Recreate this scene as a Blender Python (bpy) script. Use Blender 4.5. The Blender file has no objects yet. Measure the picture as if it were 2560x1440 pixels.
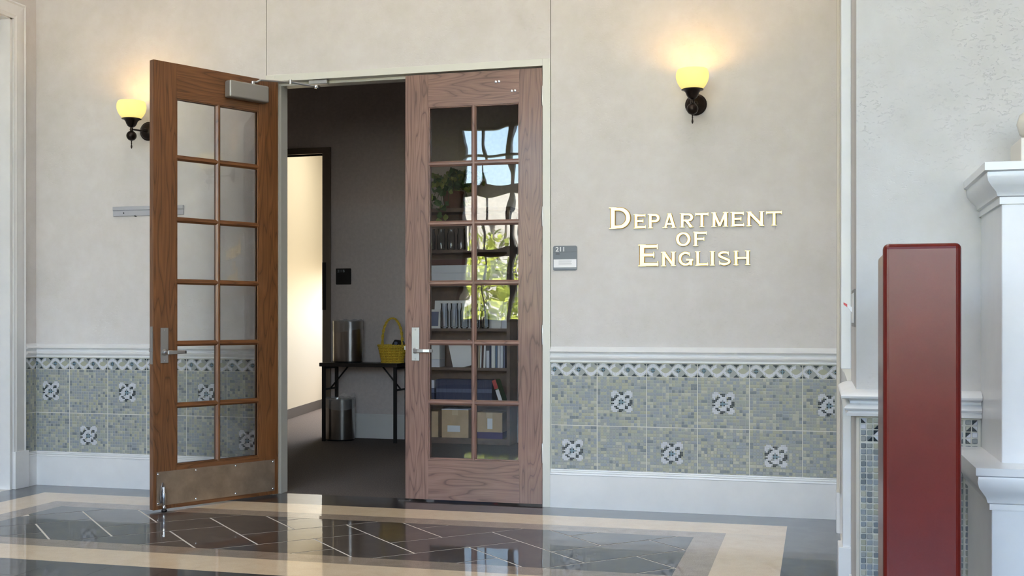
import bpy, bmesh, math, random
from mathutils import Vector, Matrix
R = math.radians
PI = math.pi
rnd = random.Random(11)
scene = bpy.context.scene
COL = scene.collection

# ------------------------------------------------------------------ camera
cam = bpy.data.cameras.new('camera')
cam.sensor_width = 36.0
cam.lens = 2841.0 * 36.0 / 2560.0
cam.shift_y = 80.0 / 2560.0
cam.clip_end = 500
cam_o = bpy.data.objects.new('camera', cam)
cam_o.location = (1.665, -6.94, 1.170)
cam_o.rotation_euler = (R(90), 0, R(15.03))
COL.objects.link(cam_o)
scene.camera = cam_o

# ------------------------------------------------------------------ sky, sun, exposure
world = bpy.data.worlds.new('world')
scene.world = world
world.use_nodes = True
wn = world.node_tree
bg = wn.nodes['Background']
sky = wn.nodes.new('ShaderNodeTexSky')
sky.sky_type = 'NISHITA'
sky.sun_disc = False
sky.sun_elevation = R(48)
sky.sun_rotation = R(-14)
sky.air_density = 1.0
sky.dust_density = 3.0
sky.ozone_density = 1.0
wn.links.new(sky.outputs[0], bg.inputs[0])
bg.inputs[1].default_value = 0.30

sun = bpy.data.lights.new('sun', 'SUN')
sun.energy = 3.4
sun.angle = R(0.6)
sun.color = (1.0, 0.97, 0.93)
sun_o = bpy.data.objects.new('sun', sun)
sun_o.rotation_euler = (R(-42), 0, R(14))     # shines from +Y, over the roof
COL.objects.link(sun_o)


def portal(name, loc, rot, sx, sy):
    l = bpy.data.lights.new(name, 'AREA')
    l.shape = 'RECTANGLE'
    l.size, l.size_y = sx, sy
    l.cycles.is_portal = True
    o = bpy.data.objects.new(name, l)
    o.location = loc
    o.rotation_euler = rot
    COL.objects.link(o)


portal('window_portal', (0.436, -12.03, 2.83), (R(90), 0, 0), 9.55, 3.42)
portal('side_room_portal', (-3.2, 8.25, 1.65), (R(-90), 0, 0), 3.0, 0.7)

vs = scene.view_settings
vs.view_transform = 'Standard'
vs.look = 'None'
vs.gamma = 1.0
vs.use_curve_mapping = False
vs.exposure = 3.74

cy = scene.cycles
cy.max_bounces = 6
cy.diffuse_bounces = 4
cy.glossy_bounces = 3
cy.transmission_bounces = 4
cy.transparent_max_bounces = 12
cy.caustics_reflective = False
cy.caustics_refractive = False
cy.sample_clamp_indirect = 6.0


# ------------------------------------------------------------------ helpers: materials
def lin(c):
    return tuple((v / 12.92 if v <= 0.04045 else ((v + 0.055) / 1.055) ** 2.4) for v in (x / 255.0 for x in c)) + (1.0,)


MATS = {}


def newmat(name):
    m = bpy.data.materials.new(name)
    m.use_nodes = True
    nt = m.node_tree
    p = nt.nodes['Principled BSDF']
    MATS[name] = m
    return m, nt, p


def coords(nt, scale=(1, 1, 1), rand=0.0):
    tc = nt.nodes.new('ShaderNodeTexCoord')
    mp = nt.nodes.new('ShaderNodeMapping')
    mp.inputs['Scale'].default_value = scale
    src = tc.outputs['Object']
    if rand:
        oi = nt.nodes.new('ShaderNodeObjectInfo')
        mu = nt.nodes.new('ShaderNodeMath')
        mu.operation = 'MULTIPLY'
        mu.inputs[1].default_value = rand
        nt.links.new(oi.outputs['Random'], mu.inputs[0])
        va = nt.nodes.new('ShaderNodeVectorMath')
        va.operation = 'ADD'
        nt.links.new(src, va.inputs[0])
        nt.links.new(mu.outputs[0], va.inputs[1])
        src = va.outputs[0]
    nt.links.new(src, mp.inputs[0])
    return mp.outputs[0]


def noise(nt, vec, scale, detail=3, rough=0.5, dist=0.0):
    n = nt.nodes.new('ShaderNodeTexNoise')
    n.inputs['Scale'].default_value = scale
    n.inputs['Detail'].default_value = detail
    n.inputs['Roughness'].default_value = rough
    n.inputs['Distortion'].default_value = dist
    nt.links.new(vec, n.inputs['Vector'])
    return n.outputs['Fac']


def ramp(nt, fac, stops):
    r = nt.nodes.new('ShaderNodeValToRGB')
    el = r.color_ramp.elements
    while len(el) < len(stops):
        el.new(0.5)
    for e, (pos, col) in zip(el, stops):
        e.position = pos
        e.color = col if len(col) == 4 else lin(col)
    nt.links.new(fac, r.inputs[0])
    return r.outputs[0]


def bump(nt, p, h, strength=0.2, dist=0.002, slot='Normal'):
    b = nt.nodes.new('ShaderNodeBump')
    b.inputs['Strength'].default_value = strength
    b.inputs['Distance'].default_value = dist
    nt.links.new(h, b.inputs['Height'])
    nt.links.new(b.outputs[0], p.inputs[slot])
    return b


def simple(name, col, rough=0.5, metal=0.0, spec=None, coat=0.0, var=0.0, vscale=20, bmp=0.0, bscale=200):
    m, nt, p = newmat(name)
    p.inputs['Base Color'].default_value = lin(col)
    p.inputs['Roughness'].default_value = rough
    p.inputs['Metallic'].default_value = metal
    if spec is not None:
        p.inputs['Specular IOR Level'].default_value = spec
    p.inputs['Coat Weight'].default_value = coat
    p.inputs['Coat Roughness'].default_value = 0.06
    if var:
        v = coords(nt, rand=13)
        f = noise(nt, v, vscale, 4, 0.6)
        lo = tuple(max(0, c * (1 - var)) for c in col)
        hi = tuple(min(255, c * (1 + var)) for c in col)
        nt.links.new(ramp(nt, f, [(0.3, lo), (0.7, hi)]), p.inputs['Base Color'])
    if bmp:
        v = coords(nt)
        bump(nt, p, noise(nt, v, bscale, 3), bmp, 0.002)
    return m


def stucco(name, c0, c1, c2, pits=0.5):
    m, nt, p = newmat(name)
    v = coords(nt)
    big = noise(nt, v, 1.6, 5, 0.6, 0.4)
    fine = noise(nt, v, 9.0, 6, 0.65)
    mix = nt.nodes.new('ShaderNodeMath')
    mix.operation = 'MULTIPLY_ADD'
    mix.inputs[1].default_value = 0.45
    nt.links.new(fine, mix.inputs[0])
    mu = nt.nodes.new('ShaderNodeMath')
    mu.operation = 'MULTIPLY'
    mu.inputs[1].default_value = 0.55
    nt.links.new(big, mu.inputs[0])
    nt.links.new(mu.outputs[0], mix.inputs[2])
    base = ramp(nt, mix.outputs[0], [(0.36, c0), (0.5, c1), (0.62, c2)])
    nt.links.new(base, p.inputs['Base Color'])
    p.inputs['Roughness'].default_value = 0.62
    p.inputs['Specular IOR Level'].default_value = 0.3
    # trowel chips gathered in patches
    patch = ramp(nt, noise(nt, v, 2.3, 3, 0.6), [(0.42, (0, 0, 0, 1)), (0.62, (1, 1, 1, 1))])
    sv = coords(nt, (1.0, 1.0, 1.7))
    chip = ramp(nt, noise(nt, sv, 55, 4, 0.55, 0.8), [(0.34, (0, 0, 0, 1)), (0.42, (1, 1, 1, 1))])
    lo = nt.nodes.new('ShaderNodeMix')
    lo.data_type = 'FLOAT'
    nt.links.new(patch, lo.inputs[0])
    lo.inputs[2].default_value = 1.0
    nt.links.new(chip, lo.inputs[3])
    b1 = nt.nodes.new('ShaderNodeBump')
    b1.inputs['Strength'].default_value = pits
    b1.inputs['Distance'].default_value = 0.0022
    nt.links.new(lo.outputs[0], b1.inputs['Height'])
    b2 = nt.nodes.new('ShaderNodeBump')
    b2.inputs['Strength'].default_value = 0.22
    b2.inputs['Distance'].default_value = 0.003
    nt.links.new(noise(nt, v, 38, 5, 0.6), b2.inputs['Height'])
    nt.links.new(b1.outputs[0], b2.inputs['Normal'])
    nt.links.new(b2.outputs[0], p.inputs['Normal'])
    return m


def wood(name, dark, mid, light, axis='Z', rough=0.35, coat=0.25, freq=9.0, contrast=1.0):
    """oak: contour lines of a noise drawn out along the grain, plus fine pores"""
    m, nt, p = newmat(name)
    sc = {'X': (0.55, 5.5, 5.5), 'Z': (5.5, 5.5, 0.55), 'Y': (5.5, 0.55, 5.5)}[axis]
    v = coords(nt, sc, rand=7.0)
    f = noise(nt, v, 1.25, 2, 0.45, 0.25)
    mu = nt.nodes.new('ShaderNodeMath')
    mu.operation = 'MULTIPLY'
    mu.inputs[1].default_value = freq * 2.2
    nt.links.new(f, mu.inputs[0])
    fr = nt.nodes.new('ShaderNodeMath')
    fr.operation = 'FRACT'
    nt.links.new(mu.outputs[0], fr.inputs[0])
    lines = ramp(nt, fr.outputs[0], [(0.0, mid), (0.55, light), (0.82, mid), (0.93, dark), (1.0, mid)])
    pc = {'X': (3, 150, 150), 'Z': (150, 150, 3), 'Y': (150, 3, 150)}[axis]
    pv = coords(nt, pc, rand=3.0)
    pores = ramp(nt, noise(nt, pv, 1.3, 3, 0.6), [(0.3, (0.5, 0.46, 0.44, 1)), (0.6, (1, 1, 1, 1))])
    tv = coords(nt, (1, 1, 1), rand=5.0)
    tone = ramp(nt, noise(nt, tv, 2.2, 2), [(0.3, (0.84, 0.84, 0.84, 1)), (0.7, (1.12, 1.1, 1.08, 1))])
    m1 = nt.nodes.new('ShaderNodeMix')
    m1.data_type = 'RGBA'
    m1.blend_type = 'MULTIPLY'
    m1.inputs[0].default_value = 0.55 * contrast
    nt.links.new(lines, m1.inputs[6])
    nt.links.new(pores, m1.inputs[7])
    m2 = nt.nodes.new('ShaderNodeMix')
    m2.data_type = 'RGBA'
    m2.blend_type = 'MULTIPLY'
    m2.inputs[0].default_value = 0.8
    nt.links.new(m1.outputs[2], m2.inputs[6])
    nt.links.new(tone, m2.inputs[7])
    nt.links.new(m2.outputs[2], p.inputs['Base Color'])
    p.inputs['Roughness'].default_value = rough
    p.inputs['Coat Weight'].default_value = coat
    p.inputs['Coat Roughness'].default_value = 0.15
    bump(nt, p, pores, 0.08, 0.001)
    return m


def glass(name, tint=(1, 1, 1), wave=0.0, wscale=6.0, boost=1.0, ior=1.5):
    """thin clear sheet: sees through, mirrors by Fresnel, slightly wavy"""
    m = bpy.data.materials.new(name)
    m.use_nodes = True
    nt = m.node_tree
    nt.nodes.remove(nt.nodes['Principled BSDF'])
    out = nt.nodes['Material Output']
    tr = nt.nodes.new('ShaderNodeBsdfTransparent')
    tr.inputs[0].default_value = tint + (1,)
    gl = nt.nodes.new('ShaderNodeBsdfGlossy')
    gl.inputs['Roughness'].default_value = 0.0
    fr = nt.nodes.new('ShaderNodeFresnel')
    fr.inputs['IOR'].default_value = ior
    mx = nt.nodes.new('ShaderNodeMixShader')
    nt.links.new(fr.outputs[0], mx.inputs[0])
    nt.links.new(tr.outputs[0], mx.inputs[1])
    nt.links.new(gl.outputs[0], mx.inputs[2])
    nt.links.new(mx.outputs[0], out.inputs[0])
    if wave:
        v = coords(nt, (1, 1, 0.7), rand=9.0)
        b = nt.nodes.new('ShaderNodeBump')
        b.inputs['Strength'].default_value = wave
        b.inputs['Distance'].default_value = 0.004
        nt.links.new(noise(nt, v, wscale, 1, 0.4), b.inputs['Height'])
        nt.links.new(b.outputs[0], gl.inputs['Normal'])
    MATS[name] = m
    return m


def emit(name, col, strength):
    m, nt, p = newmat(name)
    p.inputs['Base Color'].default_value = lin(col)
    p.inputs['Emission Color'].default_value = lin(col)
    p.inputs['Emission Strength'].default_value = strength
    return m


stucco('plaster', (209, 205, 201), (215, 211, 209), (220, 217, 216), 0.45)
stucco('plaster_near', (198, 196, 193), (204, 202, 200), (208, 207, 206), 0.55)
simple('white_paint', (230, 231, 232), 0.28, var=0.015, vscale=6, bmp=0.02, bscale=90)
simple('cream_paint', (214, 208, 196), 0.3)
simple('frame_paint', (220, 220, 213), 0.35)
simple('groove', (120, 116, 108), 0.8)
simple('grout', (216, 216, 208), 0.8)
simple('floor_grout', (226, 221, 213), 0.5)
simple('office_paint', (216, 208, 206), 0.7, var=0.03, vscale=30)
simple('office_white', (228, 228, 226), 0.5)
simple('side_room_paint', (216, 208, 186), 0.75)
simple('vinyl_base', (84, 79, 73), 0.6)
simple('office_ceiling', (62, 58, 54), 0.9)
simple('ceiling_paint', (225, 222, 214), 0.85)
simple('bronze', (46, 38, 33), 0.34, 0.85, var=0.12, vscale=40)
simple('steel', (186, 186, 186), 0.32, 1.0)
simple('chrome', (215, 216, 220), 0.12, 1.0)
m = simple('polished_steel', (205, 203, 199), 0.3, 1.0)
_t = m.node_tree.nodes.new('ShaderNodeTangent')
_t.direction_type = 'RADIAL'
_t.axis = 'Z'
m.node_tree.links.new(_t.outputs[0], m.node_tree.nodes['Principled BSDF'].inputs['Tangent'])
m.node_tree.nodes['Principled BSDF'].inputs['Anisotropic'].default_value = 0.9
m.node_tree.nodes['Principled BSDF'].inputs['Anisotropic Rotation'].default_value = 0.25
simple('aluminium_paint', (158, 156, 152), 0.42, 0.55)
simple('kick_steel', (162, 144, 125), 0.45, 0.7, var=0.10, vscale=9)
simple('black_plastic', (18, 18, 20), 0.4)
simple('black_metal', (20, 18, 18), 0.45, 0.2)
simple('dark_laminate', (28, 21, 20), 0.35, var=0.12, vscale=14)
simple('sign_grey', (138, 145, 154), 0.45)
simple('sign_dark_grey', (112, 119, 128), 0.45)
simple('sign_black', (22, 22, 24), 0.5)
simple('sign_line', (84, 90, 98), 0.5)
simple('letter_white', (238, 240, 242), 0.5)
simple('paper', (246, 247, 251), 0.7)
simple('pale_box', (232, 236, 250), 0.65)
simple('cardboard', (206, 178, 142), 0.8, var=0.05, vscale=10)
simple('packing_tape', (222, 200, 166), 0.3)
simple('navy', (56, 64, 98), 0.55)
simple('navy_light', (104, 114, 148), 0.55)
simple('purple', (66, 44, 104), 0.6)
simple('maroon', (84, 40, 40), 0.5)
simple('red_cover', (196, 70, 70), 0.5)
simple('green_cover', (86, 140, 84), 0.5)
simple('beige_cover', (190, 176, 150), 0.6)
simple('blue_cover', (96, 126, 164), 0.5)
simple('bookcase_wood', (108, 86, 73), 0.5, var=0.15, vscale=8)
simple('wicker', (232, 200, 74), 0.5, var=0.12, vscale=60)
simple('wicker_shade', (212, 174, 56), 0.55, var=0.12, vscale=60)
simple('leaf_green', (78, 108, 66), 0.5, var=0.25, vscale=9)
simple('leaf_tip', (140, 152, 88), 0.5, var=0.2, vscale=9)
simple('terracotta', (120, 84, 66), 0.7)
simple('bar_grey', (176, 178, 186), 0.5)
simple('toggle_red', (196, 60, 66), 0.4)
simple('plate_grey', (120, 116, 112), 0.4, 0.3)
simple('window_bronze', (58, 52, 46), 0.45, 0.3)
simple('carpet', (98, 90, 85), 0.95, var=0.25, vscale=120, bmp=0.9, bscale=200)
simple('soil', (40, 32, 26), 0.9)
simple('plaza', (182, 182, 184), 0.9, var=0.1, vscale=0.4)
simple('siding', (186, 182, 172), 0.7)
simple('siding_gap', (112, 108, 102), 0.8)
simple('bark', (84, 66, 50), 0.9)
simple('foliage', (128, 146, 56), 0.7, var=0.35, vscale=1.6)
simple('foliage_light', (168, 176, 74), 0.7, var=0.35, vscale=1.6)

m, nt, p = newmat('gold')
p.inputs['Base Color'].default_value = lin((234, 198, 132))
p.inputs['Metallic'].default_value = 1.0
p.inputs['Roughness'].default_value = 0.3

for nm, ax in (('oak_worn_v', 'Z'), ('oak_worn_h', 'X')):
    wood(nm, (108, 81, 71), (138, 105, 93), (150, 117, 105), ax, 0.42, 0.25)
for nm, ax in (('oak_warm_v', 'Z'), ('oak_warm_h', 'X')):
    wood(nm, (92, 57, 31), (118, 75, 42), (132, 87, 51), ax, 0.36, 0.22)
simple('red_lacquer', (106, 28, 21), 0.27, spec=0.42, coat=0.0, var=0.05, vscale=9)


def floor_stone(name, c0, c1, c2, vs_=7.0, speck=0.0, bs=0.045):
    m, nt, p = newmat(name)
    v = coords(nt, rand=0.0)
    oi = nt.nodes.new('ShaderNodeObjectInfo')
    f = noise(nt, v, vs_, 5, 0.6, 0.6)
    base = ramp(nt, f, [(0.3, c0), (0.5, c1), (0.7, c2)])
    tone = ramp(nt, oi.outputs['Random'], [(0.0, (0.8, 0.8, 0.8, 1)), (1.0, (1.15, 1.13, 1.1, 1))])
    m2 = nt.nodes.new('ShaderNodeMix')
    m2.data_type = 'RGBA'
    m2.blend_type = 'MULTIPLY'
    m2.inputs[0].default_value = 1.0
    nt.links.new(base, m2.inputs[6])
    nt.links.new(tone, m2.inputs[7])
    col = m2.outputs[2]
    if speck:
        sp = ramp(nt, noise(nt, v, 160, 2, 0.6), [(0.35, (0.55, 0.52, 0.5, 1)), (0.65, (1.2, 1.18, 1.15, 1))])
        m3 = nt.nodes.new('ShaderNodeMix')
        m3.data_type = 'RGBA'
        m3.blend_type = 'MULTIPLY'
        m3.inputs[0].default_value = speck
        nt.links.new(col, m3.inputs[6])
        nt.links.new(sp, m3.inputs[7])
        col = m3.outputs[2]
    nt.links.new(col, p.inputs['Base Color'])
    p.inputs['Roughness'].default_value = 0.4
    p.inputs['Coat Weight'].default_value = 0.85
    p.inputs['Coat Roughness'].default_value = 0.012
    b = nt.nodes.new('ShaderNodeBump')
    b.inputs['Strength'].default_value = bs
    b.inputs['Distance'].default_value = 0.004
    nt.links.new(noise(nt, v, 16, 3, 0.6), b.inputs['Height'])
    nt.links.new(b.outputs[0], p.inputs['Coat Normal'])
    nt.links.new(b.outputs[0], p.inputs['Normal'])
    return m


floor_stone('slate', (48, 41, 40), (62, 54, 52), (76, 67, 63))
floor_stone('slate_dark', (38, 37, 40), (50, 48, 51), (62, 60, 62))
floor_stone('beige_terrazzo', (232, 208, 174), (240, 218, 186), (244, 225, 196), 12, 0.22)
floor_stone('taupe_terrazzo', (150, 135, 121), (166, 150, 135), (178, 162, 147), 14, 0.6)

glass('door_glass', (0.995, 1.0, 0.995), 0.22, 5.0)
glass('clear_glass', (0.98, 0.99, 0.98))
glass('jar_glass', (0.93, 0.95, 0.98), 0.3, 40.0, ior=1.33)

m = bpy.data.materials.new('opal_glass')
m.use_nodes = True
nt = m.node_tree
nt.nodes.remove(nt.nodes['Principled BSDF'])
tl = nt.nodes.new('ShaderNodeBsdfTranslucent')
tl.inputs[0].default_value = (0.42, 0.48, 0.52, 1)
df = nt.nodes.new('ShaderNodeBsdfDiffuse')
df.inputs[0].default_value = (0.55, 0.52, 0.38, 1)
mx = nt.nodes.new('ShaderNodeMixShader')
mx.inputs[0].default_value = 0.35
em = nt.nodes.new('ShaderNodeEmission')
em.inputs[0].default_value = (1.0, 0.72, 0.16, 1)
em.inputs[1].default_value = 0.012
ad = nt.nodes.new('ShaderNodeAddShader')
nt.links.new(tl.outputs[0], mx.inputs[1])
nt.links.new(df.outputs[0], mx.inputs[2])
nt.links.new(mx.outputs[0], ad.inputs[0])
nt.links.new(em.outputs[0], ad.inputs[1])
nt.links.new(ad.outputs[0], nt.nodes['Material Output'].inputs[0])
MATS['opal_glass'] = m
emit('bulb_glow', (255, 214, 140), 0.6)

m = bpy.data.materials.new('liner_film')
m.use_nodes = True
nt = m.node_tree
nt.nodes.remove(nt.nodes['Principled BSDF'])
tr = nt.nodes.new('ShaderNodeBsdfTransparent')
df = nt.nodes.new('ShaderNodeBsdfPrincipled')
df.inputs['Base Color'].default_value = (0.7, 0.7, 0.7, 1)
df.inputs['Roughness'].default_value = 0.25
mx = nt.nodes.new('ShaderNodeMixShader')
mx.inputs[0].default_value = 0.2
nt.links.new(tr.outputs[0], mx.inputs[1])
nt.links.new(df.outputs[0], mx.inputs[2])
nt.links.new(mx.outputs[0], nt.nodes['Material Output'].inputs[0])
MATS['liner_film'] = m

TILE_COLS = [('mosaic_greyblue', (146, 155, 162)), ('mosaic_grey', (154, 159, 158)), ('mosaic_olive', (168, 169, 152)),
             ('mosaic_cream', (180, 181, 168)), ('mosaic_slate', (124, 132, 137)), ('mosaic_sage', (158, 164, 157))]
for n_, c_ in TILE_COLS:
    simple(n_, c_, 0.22)
simple('mosaic_base', (172, 175, 168), 0.35)
simple('mosaic_white', (206, 210, 218), 0.2)
simple('mosaic_dark', (46, 56, 62), 0.2)
simple('mosaic_blue', (112, 140, 156), 0.2)


# ------------------------------------------------------------------ helpers: meshes
class MB:
    def __init__(s):
        s.v, s.f, s.m = [], [], []

    def quad(s, pts, mi=0):
        b = len(s.v)
        s.v += [tuple(q) for q in pts]
        s.f.append(tuple(range(b, b + len(pts))))
        s.m.append(mi)

    def box(s, x0, x1, y0, y1, z0, z1, mi=0):
        if x0 > x1: x0, x1 = x1, x0
        if y0 > y1: y0, y1 = y1, y0
        if z0 > z1: z0, z1 = z1, z0
        b = len(s.v)
        s.v += [(x0, y0, z0), (x1, y0, z0), (x1, y1, z0), (x0, y1, z0), (x0, y0, z1), (x1, y0, z1), (x1, y1, z1), (x0, y1, z1)]
        for q in ((0, 3, 2, 1), (4, 5, 6, 7), (0, 1, 5, 4), (1, 2, 6, 5), (2, 3, 7, 6), (3, 0, 4, 7)):
            s.f.append(tuple(b + i for i in q))
            s.m.append(mi)
        return s

    def rings(s, rings, mi=0, closed=False, caps=True):
        """rings of equal length joined by quads"""
        n = len(rings[0])
        b = len(s.v)
        for r in rings:
            s.v += [tuple(q) for q in r]
        k = len(rings)
        for i in range(k if closed else k - 1):
            a0 = b + i * n
            a1 = b + ((i + 1) % k) * n
            for j in range(n):
                s.f.append((a0 + j, a0 + (j + 1) % n, a1 + (j + 1) % n, a1 + j))
                s.m.append(mi)
        if caps and not closed:
            s.f.append(tuple(b + j for j in reversed(range(n))))
            s.m.append(mi)
            s.f.append(tuple(b + (k - 1) * n + j for j in range(n)))
            s.m.append(mi)
        return s

    def lathe(s, prof, c=(0, 0, 0), seg=24, axis='z', mi=0, caps=True, sx=1.0, sy=1.0, wob=None):
        rs = []
        for i, (r, h) in enumerate(prof):
            ring = []
            for j in range(seg):
                a = 2 * PI * j / seg
                rr = max(r, 1e-5)
                hh = h
                if wob:
                    dr, dh = wob(i, a)
                    rr += dr
                    hh += dh
                x, y = rr * math.cos(a) * sx, rr * math.sin(a) * sy
                if axis == 'z':
                    q = (c[0] + x, c[1] + y, c[2] + hh)
                elif axis == 'y':
                    q = (c[0] + x, c[1] - hh, c[2] + y)
                else:
                    q = (c[0] + hh, c[1] + x, c[2] + y)
                ring.append(q)
            rs.append(ring)
        return s.rings(rs, mi, caps=caps)

    def tube(s, pts, r, seg=8, mi=0, closed=False):
        pts = [Vector(q) for q in pts]
        n = len(pts)
        rs = []
        up = None
        for i, q in enumerate(pts):
            a = pts[(i - 1) % n] if (closed or i > 0) else q
            b = pts[(i + 1) % n] if (closed or i < n - 1) else q
            t = (b - a).normalized()
            if up is None:
                up = Vector((0, 0, 1)) if abs(t.z) < 0.9 else Vector((1, 0, 0))
            sd = t.cross(up).normalized()
            up = sd.cross(t).normalized()
            rr = r[i] if isinstance(r, (list, tuple)) else r
            rs.append([q + (sd * math.cos(2 * PI * k / seg) + up * math.sin(2 * PI * k / seg)) * rr for k in range(seg)])
        return s.rings(rs, mi, closed=closed)

    def sweep(s, path, prof, mi=0, side=1, closed=False):
        """profile (d, z) swept along a horizontal polyline; d goes to the right of travel when side = 1"""
        n = len(path)
        P_ = [Vector(q) for q in path]
        rs = []
        for i in range(n):
            dirs = []
            if i > 0 or closed:
                dirs.append((P_[i] - P_[i - 1]).normalized())
            if i < n - 1 or closed:
                dirs.append((P_[(i + 1) % n] - P_[i]).normalized())
            nr = [Vector((d.y, -d.x)) * side for d in dirs]
            if len(nr) == 2:
                m_ = (nr[0] + nr[1])
                m_ = m_ / max(1e-6, 1 + nr[0].dot(nr[1]))
            else:
                m_ = nr[0]
            rs.append([(P_[i].x + m_.x * d, P_[i].y + m_.y * d, z) for d, z in prof])
        return s.rings(rs, mi, closed=closed)

    def prism(s, poly, z0, z1, mi=0):
        a = [(x, y, z0) for x, y in poly]
        b = [(x, y, z1) for x, y in poly]
        return s.rings([a, b], mi)

    def mesh(s, name, mats, smooth=False):
        me = bpy.data.meshes.new(name)
        me.from_pydata([tuple(q) for q in s.v], [], s.f)
        for mt in (mats if isinstance(mats, (list, tuple)) else [mats]):
            me.materials.append(MATS[mt])
        me.polygons.foreach_set('material_index', s.m)
        bm = bmesh.new()
        bm.from_mesh(me)
        bmesh.ops.recalc_face_normals(bm, faces=bm.faces)
        bm.to_mesh(me)
        bm.free()
        if smooth:
            me.polygons.foreach_set('use_smooth', [True] * len(me.polygons))
            try:
                me.set_sharp_from_angle(angle=R(38))
            except Exception:
                pass
        me.update()
        return me

    def build(s, name, mats, parent=None, smooth=False, bevel=0.0, seg=2, loc=None, rot=None):
        return link(name, s.mesh(name, mats, smooth), parent, loc, rot, bevel, seg)


def link(name, me, parent=None, loc=None, rot=None, bevel=0.0, seg=2):
    o = bpy.data.objects.new(name, me)
    COL.objects.link(o)
    if parent is not None:
        o.parent = parent
    if loc is not None:
        o.location = loc
    if rot is not None:
        o.rotation_euler = rot
    if bevel:
        b = o.modifiers.new('bevel', 'BEVEL')
        b.width = bevel
        b.segments = seg
        b.limit_method = 'ANGLE'
        b.angle_limit = R(40)
        b.harden_normals = False
    return o


def tag(o, label=None, cat=None, group=None, kind=None):
    if label: o['label'] = label
    if cat: o['category'] = cat
    if group: o['group'] = group
    if kind: o['kind'] = kind
    return o


def thing(name, label, cat, loc=(0, 0, 0), rz=0.0, group=None, kind=None):
    o = bpy.data.objects.new(name, None)
    o.empty_display_size = 0.1
    COL.objects.link(o)
    o.location = loc
    o.rotation_euler = (0, 0, rz)
    return tag(o, label, cat, group, kind)


def bx(name, mat, parent, x0, x1, y0, y1, z0, z1, bevel=0.0, seg=2):
    return MB().box(x0, x1, y0, y1, z0, z1).build(name, mat, parent, bevel=bevel, seg=seg)


def struct(o, label=None, cat=None):
    return tag(o, label, cat, kind='structure')


def copy_tree(o, parent=None):
    c = o.copy()
    COL.objects.link(c)
    c.parent = parent
    for ch in list(o.children):
        copy_tree(ch, c)
    return c


def text_part(txt, size, mat, parent, loc, rot, depth=0.0006, bold=0.0, align='LEFT', name='lettering', sx=1.0):
    cu = bpy.data.curves.new('txt', 'FONT')
    cu.body = txt
    cu.size = size
    cu.extrude = depth
    cu.offset = bold
    cu.align_x = align
    t = bpy.data.objects.new('txt', cu)
    COL.objects.link(t)
    dg = bpy.context.evaluated_depsgraph_get()
    me = bpy.data.meshes.new_from_object(t.evaluated_get(dg))
    bpy.data.objects.remove(t)
    me.materials.clear()
    me.materials.append(MATS[mat])
    o = link(name, me, parent, loc, rot)
    o.scale = (sx, 1, 1)
    return o


# ------------------------------------------------------------------ the hall: walls
XL, XR = -3.709, 1.786           # left wall, right return wall
YN = -3.14                       # near wall on the right
YW = -12.0                        # window wall behind the photographer
CEIL = 5.3
OPL, OPR, OPT = -1.838, 0.0, 2.764   # door opening

w = MB()
G = 0.0022
w.box(-4.6, OPL - 0.0675 - G, 0, 0.14, 0, CEIL)
w.box(OPL - 0.0675 + G, 0.052 - G, 0, 0.14, OPT + 0.02, CEIL)
w.box(0.052 + G, XR + 0.2, 0, 0.14, 0, CEIL)
wall_far = struct(w.build('wall_far', 'plaster'), 'beige stucco wall around the double doorway', 'wall')
g = MB()
g.box(OPL - 0.08, OPL - 0.055, 0.012, 0.13, OPT + 0.05, CEIL)
g.box(0.04, 0.064, 0.012, 0.13, OPT + 0.05, CEIL)
g.build('control_joint', 'groove', wall_far)

w = MB()
DL0, DL1, DLT = -0.255, -1.72, 3.265     # doorway in the left wall
w.box(XL - 0.2, XL, DL0, 0, 0, CEIL)
w.box(XL - 0.2, XL, DL1, DL0, DLT, CEIL)
w.box(XL - 0.2, XL, -4.0, DL1, 0, CEIL)
w.box(-5.6, XL, -4.0, -3.8, 0, CEIL)
w.box(-5.8, -5.6, YW, -3.8, 0, CEIL)
wall_left = struct(w.build('wall_left', 'plaster'), 'beige stucco side wall at the left edge', 'wall')

w = MB()
DR0, DR1 = -0.46, -2.46
w.box(XR, XR + 0.2, DR0, 0, 0, CEIL)
w.box(XR, XR + 0.2, DR1, DR0, 3.1, CEIL)
w.box(XR, XR + 0.2, YN + 0.2, DR1, 0, CEIL)
wall_right = struct(w.build('wall_right', 'plaster'), 'narrow beige wall turning toward the camera on the right', 'wall')

w = MB()
w.box(XR, 7.2, YN, YN + 0.2, 0, CEIL)
wall_near = struct(w.build('wall_near', 'plaster_near'), 'pale stucco wall behind the red post', 'wall')

w = MB()
w.box(7.2, 7.4, YW, YN + 0.2, 0, CEIL)
struct(w.build('wall_hall_right', 'plaster_near'), 'pale stucco end wall of the hall out of view', 'wall')

struct(MB().box(-5.8, 7.4, YW - 0.3, 0.2, CEIL, CEIL + 0.2).build('ceiling', 'ceiling_paint'), 'white hall ceiling out of view above', 'ceiling')

# unseen ceiling luminaires, added to light the hall floor and walls from above
emit('added_hall_glow', (255, 249, 242), 0.8)
k_ = 0
for ly in (-2.2, -4.6, -7.0, -9.4):
    for lx in (-1.6, 1.0):
        k_ += 1
        hl = thing('added_hall_light', 'added rectangular ceiling light brightening the hall from out of view, row %d, %s side' % ((k_ + 1) // 2, 'left' if lx < 0 else 'right'), 'ceiling light',
                   (lx, ly, CEIL - 0.05), group='added ceiling lights of the hall')
        bx('light_frame', 'white_paint', hl, -0.64, 0.64, -0.34, 0.34, 0.0, 0.05)
        bx('diffuser', 'added_hall_glow', hl, -0.6, 0.6, -0.3, 0.3, -0.006, 0.0)

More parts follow.
